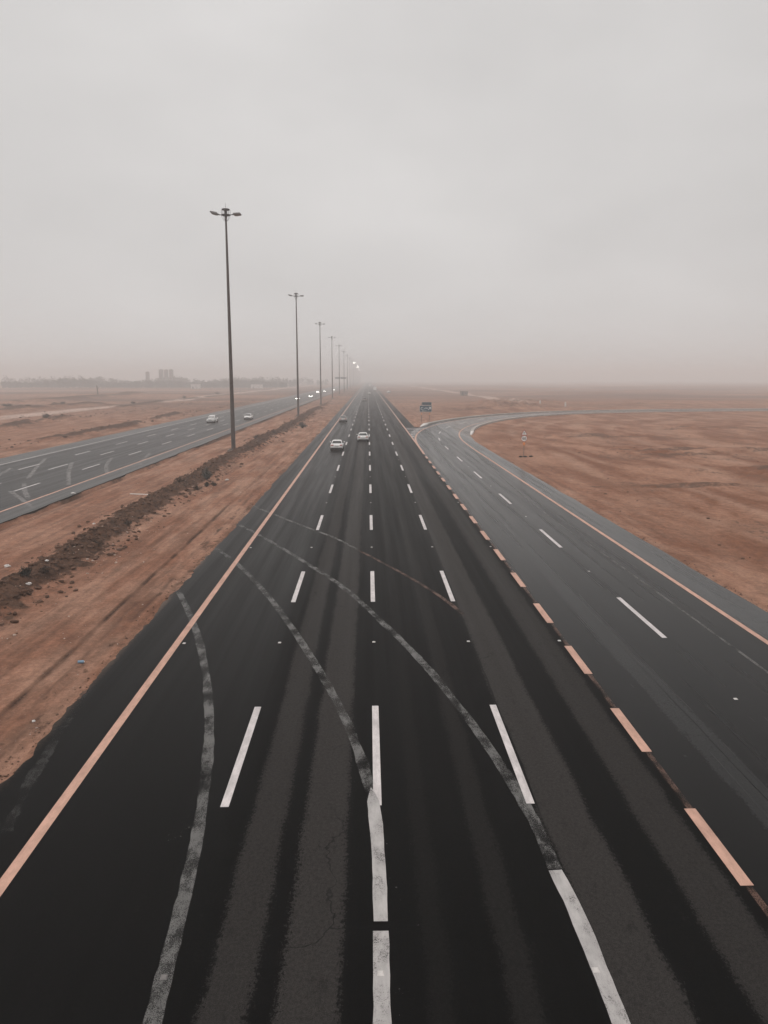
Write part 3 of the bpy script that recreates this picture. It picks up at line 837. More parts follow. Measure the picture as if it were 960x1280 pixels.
def car(x, y, rz, style, body, label, name='sedan_car', group=None, lights=False, brake=False, tint=False):
    S = STYLES[style]; W = S['W'] / 2
    root = empty(name, (x, y, 0.0), rz)
    rings = []
    for (yy, wf, zt) in S['prof']:
        w = W * wf; zb = 0.24 if abs(yy) < S['L'] * .42 else 0.36
        half = [(w * .86, zb), (w * .985, zb + .14), (w, zb + .33), (w * .985, zt - .14), (w * .93, zt - .04), (w * .72, zt), (w * .3, zt + .015)]
        rings.append([(a, yy, b) for a, b in half] + [(-a, yy, b) for a, b in reversed(half)])
    bo = MB().loft(rings).build('body', body, root, True)
    md = bo.modifiers.new('round', 'SUBSURF'); md.levels = 1; md.render_levels = 2
    rb, rr, fr, fb = S['cab']; zr, zb = S['zr'], S['zb'] - 0.03
    # cabin: pillars and roof as a lofted shell
    rings = []
    for t, zz in ((0, zb), (.45, None), (.86, None), (1.0, zr)):
        z = zb + (zr - zb) * t; y0 = rb + (rr - rb) * t; y1 = fb + (fr - fb) * t
        w = W * (.90 - .22 * t ** 1.3)
        if t == 1.0: y0 += .12; y1 -= .15; w -= .10
        rings.append([(-w * .88, y0, z), (w * .88, y0, z), (w, y0 + .14, z), (w, y1 - .2, z), (w * .86, y1, z), (-w * .86, y1, z), (-w, y1 - .2, z), (-w, y0 + .14, z)])
    cb = MB().loft(rings).build('cabin', body, root, True)
    md = cb.modifiers.new('round', 'SUBSURF'); md.levels = 1; md.render_levels = 2
    def lerp3(t, end):
        z = zb + (zr - zb) * t; w = W * (.90 - .22 * t ** 1.3)
        return z, w, (rb + (rr - rb) * t if end == 'r' else fb + (fr - fb) * t)
    # glass panels, set slightly proud of the shell
    for nm, end, sgn in (('rear_window', 'r', -1), ('windscreen', 'f', 1)):
        z0, w0, y0 = lerp3(.20, end); z1, w1, y1 = lerp3(.84, end); e = .025 * sgn
        MB().hexa([(-w0*.84, y0-.02, z0), (w0*.84, y0-.02, z0), (w0*.84, y0+e, z0), (-w0*.84, y0+e, z0), (-w1*.80, y1-.02, z1), (w1*.80, y1-.02, z1), (w1*.80, y1+e, z1), (-w1*.80, y1+e, z1)]).build(nm, M_GLASS, root)
    for sx in (-1, 1):
        z0, w0, ya0 = lerp3(.24, 'r'); _, _, yb0 = lerp3(.24, 'f'); z1, w1, ya1 = lerp3(.80, 'r'); _, _, yb1 = lerp3(.80, 'f')
        xa, xb = w0 * .985, w1 * .985
        MB().hexa([(sx*(xa-.02), ya0+.30, z0), (sx*(xa+.012), ya0+.30, z0), (sx*(xa+.012), yb0-.38, z0), (sx*(xa-.02), yb0-.38, z0),
                   (sx*(xb-.02), ya1+.25, z1), (sx*(xb+.012), ya1+.25, z1), (sx*(xb+.012), yb1-.30, z1), (sx*(xb-.02), yb1-.30, z1)]).build('side_window', M_GLASS, root)
        MB().ellipsoid((sx * (W + .07), fb - .42, zb + .12), (.11, .06, .08)).build('wing_mirror', M_TRIM if style != 'sedan' else body, root, True)
        zt = S['prof'][1][2]
        MB().hexa([(sx*W*.50, -S['L']/2+.005, zt-.20), (sx*W*.88, -S['L']/2+.06, zt-.20), (sx*W*.9, -S['L']/2+.22, zt-.18), (sx*W*.5, -S['L']/2+.15, zt-.18),
                   (sx*W*.46, -S['L']/2+.015, zt-.06), (sx*W*.86, -S['L']/2+.07, zt-.05), (sx*W*.88, -S['L']/2+.24, zt-.05), (sx*W*.46, -S['L']/2+.16, zt-.06)]).build('tail_light', M_TAIL, root)
        zf = S['prof'][-2][2]
        MB().hexa([(sx*W*.42, S['L']/2-.12, zf-.16), (sx*W*.84, S['L']/2-.26, zf-.16), (sx*W*.86, S['L']/2-.1, zf-.14), (sx*W*.44, S['L']/2+.005, zf-.14),
                   (sx*W*.42, S['L']/2-.16, zf+.01), (sx*W*.82, S['L']/2-.30, zf+.02), (sx*W*.84, S['L']/2-.15, zf+.0), (sx*W*.44, S['L']/2-.03, zf-.01)]).build('headlight', M_HEADON if lights else M_HEAD, root)
        for ya in S['axle']:
            r_ = S['wr']; xo = W - .02
            wh = empty_part('wheel', root, (sx * (xo - .1), ya, r_))
            MB().tube((-.11, 0, 0), (.11, 0, 0), r_, r_, 20).build('tyre', M_TYRE, wh)
            MB().tube((sx*.10, 0, 0), (sx*.125, 0, 0), r_ * .64, r_ * .60, 14).build('rim', M_RIM, wh)
            if style == 'pickup' or True:
                m = MB()
                for k in range(10):
                    a0, a1 = math.pi*k/10, math.pi*(k+1)/10
                    m.hexa([(sx*(.10-.04), math.cos(a0)*(r_+.02), math.sin(a0)*(r_+.02)), (sx*(.125), math.cos(a0)*(r_+.02), math.sin(a0)*(r_+.02)), (sx*.125, math.cos(a1)*(r_+.02), math.sin(a1)*(r_+.02)), (sx*.06, math.cos(a1)*(r_+.02), math.sin(a1)*(r_+.02)),
                            (sx*(.10-.04), math.cos(a0)*(r_+.07), math.sin(a0)*(r_+.07)), (sx*(.125), math.cos(a0)*(r_+.07), math.sin(a0)*(r_+.07)), (sx*.125, math.cos(a1)*(r_+.07), math.sin(a1)*(r_+.07)), (sx*.06, math.cos(a1)*(r_+.07), math.sin(a1)*(r_+.07))])
                m.build('wheel_arch', M_TRIM, wh)
    Lh = S['L'] / 2
    MB().hexa([(-W*.80,-Lh+.02,.22),(W*.80,-Lh+.02,.22),(W*.84,-Lh+.5,.20),(-W*.84,-Lh+.5,.20),(-W*.82,-Lh-.02,.50),(W*.82,-Lh-.02,.50),(W*.92,-Lh+.5,.50),(-W*.92,-Lh+.5,.50)]).build('rear_bumper', M_TRIM, root)  # black bumper made taller, contact shade under the car put into it
    MB().hexa([(-W*.74,Lh-.5,.20),(W*.74,Lh-.5,.20),(W*.70,Lh-.02,.22),(-W*.70,Lh-.02,.22),(-W*.8,Lh-.5,.44),(W*.8,Lh-.5,.44),(W*.72,Lh+.01,.40),(-W*.72,Lh+.01,.40)]).build('front_bumper', M_TRIM, root)
    zf = S['prof'][-2][2]
    MB().box((-W*.40, Lh-.10, zf-.22), (W*.40, Lh+.012, zf-.06)).build('grille', M_TRIM, root)
    MB().box((-.27, -Lh-.012, .62 if style == 'sedan' else .72), (.27, -Lh+.06, .74 if style == 'sedan' else .84)).build('number_plate', M_PLATE, root)
    MB().box((-W*.84, -S['L']*.40, .16), (W*.84, S['L']*.40, .30)).build('underbody', M_TRIM, root)
    if style == 'pickup':
        MB().box((-W*.80, -2.50, .98), (W*.80, -.95, 1.075)).build('load_bed', M_TRIM, root)
        for sx in (-1, 1):
            MB().box((sx*W*.80 if sx > 0 else -W*.95, -2.55, 1.0), (W*.95 if sx > 0 else -W*.80, -.92, 1.16)).build('bed_side', body, root)
    tag(root, label, 'car', group)
    return root
def empty_part(name, parent, loc):
    o = bpy.data.objects.new(name, None); col.objects.link(o); o.parent = parent; o.location = loc; o.empty_display_size = .1
    return o
PI = math.pi
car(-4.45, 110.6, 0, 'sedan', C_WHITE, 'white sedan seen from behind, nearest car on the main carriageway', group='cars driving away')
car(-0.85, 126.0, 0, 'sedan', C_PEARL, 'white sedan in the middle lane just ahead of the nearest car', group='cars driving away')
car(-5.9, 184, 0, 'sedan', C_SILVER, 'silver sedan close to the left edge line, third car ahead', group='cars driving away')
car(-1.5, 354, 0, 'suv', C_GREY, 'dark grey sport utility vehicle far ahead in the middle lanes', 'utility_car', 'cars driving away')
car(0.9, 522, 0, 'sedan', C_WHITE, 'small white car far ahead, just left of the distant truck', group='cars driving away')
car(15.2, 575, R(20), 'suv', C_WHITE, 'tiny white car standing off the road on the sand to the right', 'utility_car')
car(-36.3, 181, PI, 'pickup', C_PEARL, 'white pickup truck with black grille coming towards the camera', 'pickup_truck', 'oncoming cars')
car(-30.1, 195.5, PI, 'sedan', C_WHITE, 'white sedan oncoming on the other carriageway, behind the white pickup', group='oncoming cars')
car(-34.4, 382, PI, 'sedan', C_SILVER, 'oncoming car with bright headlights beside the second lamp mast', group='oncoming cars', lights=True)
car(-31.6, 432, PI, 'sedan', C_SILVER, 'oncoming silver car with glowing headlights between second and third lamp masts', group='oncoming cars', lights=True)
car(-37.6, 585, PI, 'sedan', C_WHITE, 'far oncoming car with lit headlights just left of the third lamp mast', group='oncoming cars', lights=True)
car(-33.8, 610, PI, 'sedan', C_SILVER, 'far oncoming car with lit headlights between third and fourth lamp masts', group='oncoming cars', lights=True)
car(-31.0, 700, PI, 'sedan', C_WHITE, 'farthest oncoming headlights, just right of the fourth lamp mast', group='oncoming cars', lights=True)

def truck(x, y, rz, label):
    root = empty('box_truck', (x, y, 0), rz)
    MB().box((-1.25, -4.2, 1.0), (1.25, 2.0, 4.0)).build('cargo_box', plain('cargo_white', (.72, .70, .69), .6), root)
    MB().box((-1.18, -4.22, 1.05), (-.02, -4.17, 3.9)).build('rear_door', C_WHITE, root); MB().box((.02, -4.22, 1.05), (1.18, -4.17, 3.9)).build('rear_door', C_WHITE, root)
    MB().hexa([(-1.2,2.15,.5),(1.2,2.15,.5),(1.2,4.1,.5),(-1.2,4.1,.5),(-1.15,2.15,3.0),(1.15,2.15,3.0),(1.1,3.7,3.0),(-1.1,3.7,3.0)]).build('cab', C_WHITE, root)
    MB().hexa([(-1.0,3.9,1.6),(1.0,3.9,1.6),(1.0,4.02,1.6),(-1.0,4.02,1.6),(-1.0,3.7,2.7),(1.0,3.7,2.7),(1.0,3.81,2.7),(-1.0,3.81,2.7)]).build('windscreen', M_GLASS, root)
    MB().box((-.5, -4.1, .65), (.5, 4.0, 1.0)).build('chassis', M_TRIM, root)
    MB().box((-1.2, -4.2, .5), (1.2, -4.05, .75)).build('rear_bumper', M_TRIM, root)
    for sx in (-1, 1):
        MB().box((sx*1.0 - .15, -4.24, .78), (sx*1.0 + .15, -4.2, .95)).build('tail_light', M_TAIL, root)
        for ya in (-2.6, 3.0):
            wh = empty_part('wheel', root, (sx * 1.02, ya, .5))
            MB().tube((-.16, 0, 0), (.16, 0, 0), .5, n=18).build('tyre', M_TYRE, wh); MB().tube((sx*.15, 0, 0), (sx*.17, 0, 0), .28, n=12).build('rim', M_RIM, wh)
    tag(root, label, 'truck')
truck(5.7, 655, 0, 'white box truck far ahead in the right-hand lane, fading into the haze')
truck(2.0, 1010, 0, 'faint truck at the vanishing point of the road')

# ------------------------------------------------------------------ signs
M_SIGN = plain('sign_blue', (0.022, 0.075, 0.115), 0.5, 0.3)
M_SIGN2 = plain('sign_slate', (0.045, 0.080, 0.105), 0.5, 0.3)
M_RIMW = plain('sign_rim', (0.42, 0.44, 0.44), 0.5)
M_LETTER = plain('sign_letter', (0.78, 0.78, 0.77), 0.5)
M_POST = plain('sign_post', (0.20, 0.15, 0.13), 0.6, 0.4, 0.3)
M_ORANGE = plain('amber_lamp', (0.72, 0.26, 0.07), 0.35, 0.5)
M_RED = plain('sign_red', (0.36, 0.07, 0.05), 0.5)
M_BLACK = plain('sign_black', (0.015, 0.015, 0.015), 0.6)
M_BAG = plain('sandbag', (0.030, 0.024, 0.020), 0.9, 0.1)
def stroke(m, pts, w, y, t=0.012):
    """a lettering stroke in the x-z plane, facing -y"""
    P = [Vector(p) for p in pts]
    for a, b in zip(P, P[1:]):
        d = (b - a).normalized(); n_ = Vector((-d.y, d.x)) * w / 2; a2 = a - d * w * .3; b2 = b + d * w * .3
        q = [a2 - n_, b2 - n_, b2 + n_, a2 + n_]
        m.hexa([(p.x, y, p.y) for p in q] + [(p.x, y - t, p.y) for p in q])
def stamp(pts, ox, oz, s): return [(ox + p[0] * s, oz + p[1] * s) for p in pts]
sx_, sy_ = 13.6, 183.0
root = empty('exit_sign', (sx_, sy_, ground_z(sx_, sy_)), R(-2))
zb0, zb1 = 2.45, 3.92; zt0, zt1 = 4.0, 4.72
for xx in (-.95, .95):
    MB().tube((xx, .06, -.4), (xx, .06, zt1 - .1), .06, n=10).build('post', M_POST, root)
    MB().tube((xx, .06, 1.75), (xx, .06, 2.2), .075, n=10).build('post_band', M_ORANGE, root)
pn = MB().box((-1.42, -.03, zb0), (1.42, .0, zb1)).build('main_panel', M_SIGN, root)
m = MB(); 
for lo, hi in (((-1.42, zb0), (1.42, zb0 + .06)), ((-1.42, zb1 - .06), (1.42, zb1)), ((-1.42, zb0 + .06), (-1.36, zb1 - .06)), ((1.36, zb0 + .06), (1.42, zb1 - .06))):
    m.box((lo[0], -.036, lo[1]), (hi[0], -.0302, hi[1]))
m.build('panel_border', M_RIMW, pn)
m = MB()   # Arabic for exit, read from the right: meem, khah, reh, jeem
s_ = 1.0; oz = zb0 + .80
stroke(m, stamp([(.42, 0), (.36, .13), (.24, .14), (.20, .02), (.30, -.03), (.42, 0)], 0.05, oz, 1), .075, -.03)
stroke(m, stamp([(.20, .0), (.05, .0), (-.12, .10), (-.02, .20), (.10, .17)], 0.05, oz, 1), .075, -.03)
stroke(m, stamp([(-.12, .03), (-.30, .0), (-.36, .05), (-.38, -.12), (-.52, -.24)], 0.05, oz, 1), .075, -.03)
stroke(m, stamp([(-.62, .20), (-.80, .26), (-1.12, .22)], 0.05, oz, 1), .08, -.03)
stroke(m, stamp([(-.86, .24), (-1.14, .06), (-1.18, -.14), (-1.02, -.28), (-.74, -.24)], 0.05, oz, 1), .08, -.03)
stroke(m, stamp([(.01, .34), (.07, .34)], 0.05, oz, 1), .08, -.03); stroke(m, stamp([(-.96, -.06), (-.90, -.06)], 0.05, oz, 1), .08, -.03)
m.build('lettering', M_LETTER, pn)
m = MB(); GL = {'E': [[(1,0),(0,0),(0,1),(1,1)],[(0,.5),(.8,.5)]], 'X': [[(0,0),(1,1)],[(0,1),(1,0)]], 'I': [[(.5,0),(.5,1)]], 'T': [[(.5,0),(.5,1)],[(0,1),(1,1)]]}
for i_, ch in enumerate('EXIT'):
    for st in GL[ch]:
        stroke(m, [(-.75 + i_ * .25 + p[0] * .16, zb0 + .14 + p[1] * .22) for p in st], .045, -.03)
m.build('lettering', M_LETTER, pn)
m = MB()
stroke(m, [(.62, zb0 + .48), (1.12, zb0 + .98)], .15, -.03); stroke(m, [(.74, zb0 + 1.10), (1.20, zb0 + 1.06), (1.16, zb0 + .62)], .14, -.03)
m.build('arrow', M_LETTER, pn)
tp = MB().box((-.86, -.03, zt0), (1.38, .0, zt1)).build('top_panel', M_SIGN2, root)
m = MB()
for lo, hi in (((-.86, zt0), (1.38, zt0 + .05)), ((-.86, zt1 - .05), (1.38, zt1)), ((-.86, zt0 + .05), (-.81, zt1 - .05)), ((1.33, zt0 + .05), (1.38, zt1 - .05))):
    m.box((lo[0], -.036, lo[1]), (hi[0], -.0302, hi[1]))
m.build('panel_border', M_RIMW, tp)
tag(root, 'dark blue exit sign with white Arabic lettering and arrow on two posts', 'road sign')

wx, wy = g(654.5, 571.0)
root = empty('warning_sign', (wx, wy, ground_z(wx, wy)), R(-6))
MB().tube((0, .04, -.4), (0, .04, 3.55), .045, n=10).build('post', M_POST, root)
def poly_plate(m, pts, y0, y1):
    n = len(pts); i = len(m.v)
    m.v += [(p[0], y0, p[1]) for p in pts] + [(p[0], y1, p[1]) for p in pts]
    m.f.append(tuple(i + k for k in range(n))); m.f.append(tuple(i + n + k for k in reversed(range(n))))
    for k in range(n): m.f.append((i + k, i + n + k, i + n + (k+1) % n, i + (k+1) % n))
    return m
tri = lambda s, c: [(0, c + s * .60), (-s * .52, c - s * .30), (s * .52, c - s * .30)]
circ = lambda r, c, n=28: [(r * math.cos(2*PI*k/n), c + r * math.sin(2*PI*k/n)) for k in range(n)]
t_ = poly_plate(MB(), tri(.86, 3.12), -.02, .0).build('triangle_plate', M_RED, root)
poly_plate(MB(), tri(.64, 3.105), -.028, -.0202).build('triangle_face', M_LETTER, t_)
m = MB(); stroke(m, [(-.05, 2.98), (-.05, 3.12), (.05, 3.24)], .05, -.028); stroke(m, [(-.05, 3.10), (-.09, 3.2)], .05, -.028); stroke(m, [(.07, 2.98), (.07, 3.06)], .04, -.028)
m.build('symbol', M_BLACK, t_)
c_ = poly_plate(MB(), circ(.41, 2.42), -.02, .0).build('round_plate', M_RED, root)
poly_plate(MB(), circ(.355, 2.42), -.028, -.0202).build('round_face', M_LETTER, c_)
m = MB()
stroke(m, [(-.06, 2.58), (-.17, 2.52), (-.20, 2.38), (-.15, 2.28), (-.06, 2.30), (-.04, 2.39), (-.10, 2.44), (-.18, 2.40)], .055, -.028)
stroke(m, [(.13, 2.56), (.06, 2.50), (.05, 2.36), (.12, 2.28), (.19, 2.34), (.20, 2.48), (.13, 2.56)], .055, -.028)
m.build('lettering', M_BLACK, c_)
l_ = MB().tube((0, -.10, 1.78), (0, .02, 1.78), .17, .17, 18).build('warning_lamp', M_ORANGE, root)
MB().box((-.08, -.04, 1.5), (.08, .08, 1.62)).build('lamp_battery', M_ORANGE, l_)
MB().box((-.45, -.035, -.02), (.45, .035, .05)).build('foot', M_POST, root); MB().box((-.035, -.4, -.02), (.035, .4, .048)).build('foot', M_POST, root)
tag(root, 'red and white triangle and round speed sign with amber lamp on the sand', 'road sign')
r_ = random.Random(11)
def sandbag(x, y, rz, label):
    o = MB().ellipsoid((0, 0, .09), (.27, .15, .11), r_, .08, 12, 8).build('sandbag', M_BAG, None, True, (x, y, ground_z(x, y)))
    o.rotation_euler = (0, 0, rz); tag(o, label, 'sandbag', 'sandbags at the warning sign')
sandbag(wx - .42, wy - .12, .15, 'dark sandbag lying left of the warning sign post'); sandbag(wx + .16, wy - .22, -.25, 'dark sandbag against the foot of the warning sign post')
sandbag(wx + .95, wy + .0, -.3, 'dark sandbag lying apart, right of the warning sign post')

# ------------------------------------------------------------------ plants
def leafmat(name, a, b):
    m = G(name)
    oi = m.t.nodes.new('ShaderNodeObjectInfo').outputs['Random']
    n = m.noise(6.0, 3)
    c = m.mix(m.step(n, .35, .65), a, b)
    return m.set(c, .8, .2)
L_GREY = leafmat('leaf_greygreen', (0.045, 0.050, 0.042), (0.12, 0.125, 0.11))
L_DARK = leafmat('leaf_dark', (0.018, 0.020, 0.016), (0.045, 0.045, 0.036))
L_DRY = leafmat('leaf_dry', (0.05, 0.034, 0.026), (0.10, 0.068, 0.050))
M_STEM = plain('stem', (0.07, 0.05, 0.04), .9, .1)
def shrub(x, y, w, h, n, leaf, label, seed, name='desert_shrub', ls=.10, group='shrubs in the sand'):
    r = random.Random(seed)
    root = empty(name, (x, y, ground_z(x, y) - .05))
    st = MB(); lf = MB()
    tips = []
    for k in range(max(6, n // 26)):
        a = r.uniform(0, 2*PI); q = r.random() ** .6
        tip = Vector((math.cos(a) * q * w / 2, math.sin(a) * q * w / 2, h * (1 - .55 * q * q) * r.uniform(.75, 1.05)))
        mid_ = tip * .5 + Vector((r.uniform(-.06, .06), r.uniform(-.06, .06), h * .06))
        st.tube((0, 0, 0), mid_, .022, .014, 5, False).tube(mid_, tip, .014, .006, 5, False)
        tips.append((mid_, tip))
    for _ in range(n):
        a, b = tips[r.randrange(len(tips))]
        p = a.lerp(b, r.uniform(-.35, 1.06)) + Vector((r.gauss(0, w * .07), r.gauss(0, w * .07), r.gauss(0, h * .06)))
        p.z = max(p.z, .03)
        d = Vector((r.gauss(0, 1), r.gauss(0, 1), r.gauss(.5, 1))).normalized(); e = d.cross(Vector((r.gauss(0, 1), r.gauss(0, 1), r.gauss(0, 1)))).normalized()
        s = ls * r.uniform(.6, 1.4)
        lf.face([p - d * s * .2, p + d * s * .4 - e * s * .22, p + d * s, p + d * s * .4 + e * s * .22])
    st.build('stem', M_STEM, root); lf.build('foliage', leaf, root)
    tag(root, label, 'shrub', group)
x, y = g(262, 603); shrub(-15.9, 75.5, 1.25, 1.3, 900, L_GREY, 'tall grey-green shrub on the earth ridge, near the first lamp mast', 1)
x, y = g(378, 535); shrub(x, y, 2.1, 1.5, 900, L_DARK, 'dark green shrub on the earth ridge, right of the second lamp mast', 2, ls=.14)
for i_, (px, py, w, h, lf, lab) in enumerate((
    (247.5, 614, .95, .55, L_DRY, 'round dry brown tuft below the tall grey shrub, farthest left of it'),
    (258, 609, .8, .5, L_DARK, 'dark low tuft directly in front of the tall grey shrub'),
    (267, 607, .8, .45, L_DRY, 'dry brown tuft at the right foot of the tall grey shrub'),
    (225, 611, 1.2, .7, L_DRY, 'wide dark brown scrub on the ridge left of the tall grey shrub'),
    (33, 736, .75, .5, L_DARK, 'black-brown tuft at the near end of the earth ridge, left edge of the picture'),
    (121, 690, .8, .4, L_DRY, 'dry tuft on the near slope of the earth ridge, in its middle stretch'),
    (160, 662, .8, .4, L_DRY, 'small dry tuft on the earth ridge beside the lying white board'),
    (56, 727, .6, .3, L_DRY, 'flat dry tuft on the sand just right of the black-brown tuft'),
    (320, 552, 1.3, .7, L_DRY, 'dry brown scrub on the ridge just right of the nearest lamp mast'),
    (344, 545, 1.2, .6, L_DRY, 'brown scrub on the ridge midway between first and second lamp masts'),
    (58, 525, 2.2, 1.5, L_DRY, 'dark scrub standing on the spoil heap left of the other carriageway'),
    (78, 507, 4.0, 1.6, L_DARK, 'long dark scrub clump in the sand below the leaning post'),
    (68, 505, 3.0, 1.3, L_DRY, 'brown scrub left of the long dark scrub clump'),
    (10, 510, 4.0, 1.6, L_DARK, 'dark scrub at the far left edge of the desert'),
    (36, 510, 2.6, .9, L_DRY, 'low brown scrub between the left edge and the long dark clump'),
    (230, 497, 3.4, 1.6, L_DRY, 'scrub clump beside the pale track under the far towers'),
    (166, 505.5, 2.6, 1.1, L_DRY, 'small scrub on the pale track left of the far towers'),
    (272, 493.5, 4.5, 2.0, L_DRY, 'scrub hump just left of the nearest mast, far behind the road'))):
    x, y = g(px, py)
    shrub(x, y, w, h, int(260 + 100 * w), lf, lab, 20 + i_, 'scrub_tuft', ls=.09 if y < 170 else .22)

# ------------------------------------------------------------------ clods, stones, litter
M_CLOD = plain('earth_clod', (0.105, 0.060, 0.042), .95, .1, var=.35, nscale=3.0)
M_PALE = plain('pale_stone', (0.42, 0.33, 0.28), .9, .15, var=.3, nscale=2.0)
def rocks(name, n, mat, fn, label, seed):
    r = random.Random(seed); m = MB()
    ico = [Vector(v) for v in ((0,0,1),(.89,0,.45),(.28,.85,.45),(-.72,.53,.45),(-.72,-.53,.45),(.28,-.85,.45),(.72,.53,-.45),(-.28,.85,-.45),(-.89,0,-.45),(-.28,-.85,-.45),(.72,-.53,-.45),(0,0,-1))]
    icf = [(0,1,2),(0,2,3),(0,3,4),(0,4,5),(0,5,1),(1,6,2),(2,7,3),(3,8,4),(4,9,5),(5,10,1),(6,7,2),(7,8,3),(8,9,4),(9,10,5),(10,6,1),(11,7,6),(11,8,7),(11,9,8),(11,10,9),(11,6,10)]
    for _ in range(n):
        x, y, s = fn(r); z = ground_z(x, y); i = len(m.v)
        sx, sy, sz = s * r.uniform(.7, 1.5), s * r.uniform(.7, 1.5), s * r.uniform(.45, .9)
        for v in ico:
            j = r.uniform(.75, 1.2); m.v.append((x + v.x*sx*j, y + v.y*sy*j, z + v.z*sz*j + sz*.3))
        m.f += [tuple(i + k for k in f) for f in icf]
    o = m.build(name, mat); tag(o, label, 'rubble', kind='stuff')
def f_berm(r):
    y = 18 + 260 * r.random() ** 2.0
    return float(BERM_X(y)) + r.gauss(0.25, 1.05), y, (.03 + .11 * r.random() ** 3) * (1 + y / 200)
rocks('earth_clods', 5200, M_CLOD, f_berm, 'brown clods of earth strewn over the long earth ridge', 5)
def f_pale(r):
    if r.random() < .55:
        y = 18 + 120 * r.random() ** 1.6; return float(BERM_X(y)) + r.gauss(1.3, 1.1), y, .02 + .06 * r.random() ** 4
    y = 16 + 90 * r.random() ** 1.5; return r.uniform(-25, -9.6), y, .015 + .035 * r.random() ** 3
rocks('pale_stones', 900, M_PALE, f_pale, 'small pale stones scattered on the sandy median', 6)
def f_right(r):
    y = 38 + 130 * r.random() ** 1.3; x = r.uniform(19, 75)
    return x, y, .03 + .11 * r.random() ** 4
rocks('desert_stones', 700, M_CLOD, f_right, 'dark stones scattered on the sand right of the exit road', 8)
def f_left(r):
    y = 110 + 260 * r.random(); cx = r.choice((-54.5, -54.5, -76, -92)); return cx + r.gauss(0, 2.2), y, .08 + .25 * r.random() ** 3
rocks('heap_stones', 900, M_CLOD, f_left, 'dark stones on the spoil heaps left of the far carriageway', 9)

def f_edge(r):
    q = r.random()
    if q < .55:
        y = 12 + 75 * r.random() ** 1.6; return -9.3 + r.gauss(-.1, .22), y, .012 + .035 * r.random() ** 3
    y = 30 + 75 * r.random() ** 1.3; return 17.45 + r.gauss(.15, .2), y, .015 + .04 * r.random() ** 3
rocks('edge_gravel', 1600, M_CLOD, f_edge, 'brown gravel crumbled along the margins of the asphalt', 14)
M_LITW = plain('litter_white', (0.66, 0.63, 0.61), .7); M_LITB = plain('litter_blue', (0.16, 0.26, 0.36), .5); M_LITO = plain('litter_orange', (0.62, 0.36, 0.26), .7)
def crumple(x, y, s, mat, name, label, cat, seed, flat=.5):
    r = random.Random(seed); o = MB().ellipsoid((0, 0, s * flat * .6), (s, s * .7, s * flat), r, .35, 9, 6).build(name, mat, None, False, (x, y, ground_z(x, y)))
    tag(o, label, cat, 'litter on the median')
x, y = g(101, 829); 
rt = empty('plastic_can', (x, y, ground_z(x, y) + .05)); MB().tube((-.1, 0, 0), (.1, .03, 0), .055, .055, 12).build('can_body', M_LITB, rt); MB().tube((.1, .03, 0), (.125, .037, 0), .03, .028, 10).build('cap', M_LITW, rt)
tag(rt, 'small blue plastic container lying on the sand near the road edge', 'container', 'litter on the median')
for i_, (px, py, s, lab) in enumerate(((9, 707, .17, 'white crumpled litter on the ridge crest at the left edge'), (37, 740, .13, 'white litter below the black-brown tuft'), (60, 714, .12, 'pale blue-white litter on the near ridge slope'),
     (118, 656, .11, 'whitish litter on the far crest of the earth ridge'), (42, 900, .06, 'white scrap on the sand near the dark crack, lower left'), (284, 600, .2, 'white scrap on sand right of the tall grey shrub'))):
    x, y = g(px, py); crumple(x, y, s, M_LITW, 'litter_scrap', lab, 'litter', 40 + i_)
x, y = g(92, 617); crumple(x, y, .22, M_LITW, 'litter_scrap', 'white scrap on the near edge of the other carriageway', 'litter', 61)
xa, ya = g(163, 621.5); xb, yb = g(188, 622.5)
mb = Vector((xb - xa, yb - ya)); rt = MB().box((0, -.09, 0), (mb.length, .09, .04)).build('white_board', M_LITW, None, False, (xa, ya, max(ground_z(xa, ya), ground_z(xb, yb)) + .02))
rt.rotation_euler = (0, 0, math.atan2(mb.y, mb.x)); tag(rt, 'thin white board lying flat on the median behind the earth ridge', 'board')
xa, ya = g(123, 497); rt = empty('leaning_post', (xa, ya, ground_z(xa, ya)))
MB().tube((0, 0, -.5), (-.5, 0, 5.0), .34, .22, 8).build('trunk', M_STEM, rt); MB().tube((-.3, 0, 3.0), (.5, .1, 4.0), .14, .08, 6).build('stub', M_STEM, rt)
tag(rt, 'dark leaning post standing alone in the far left desert', 'post')

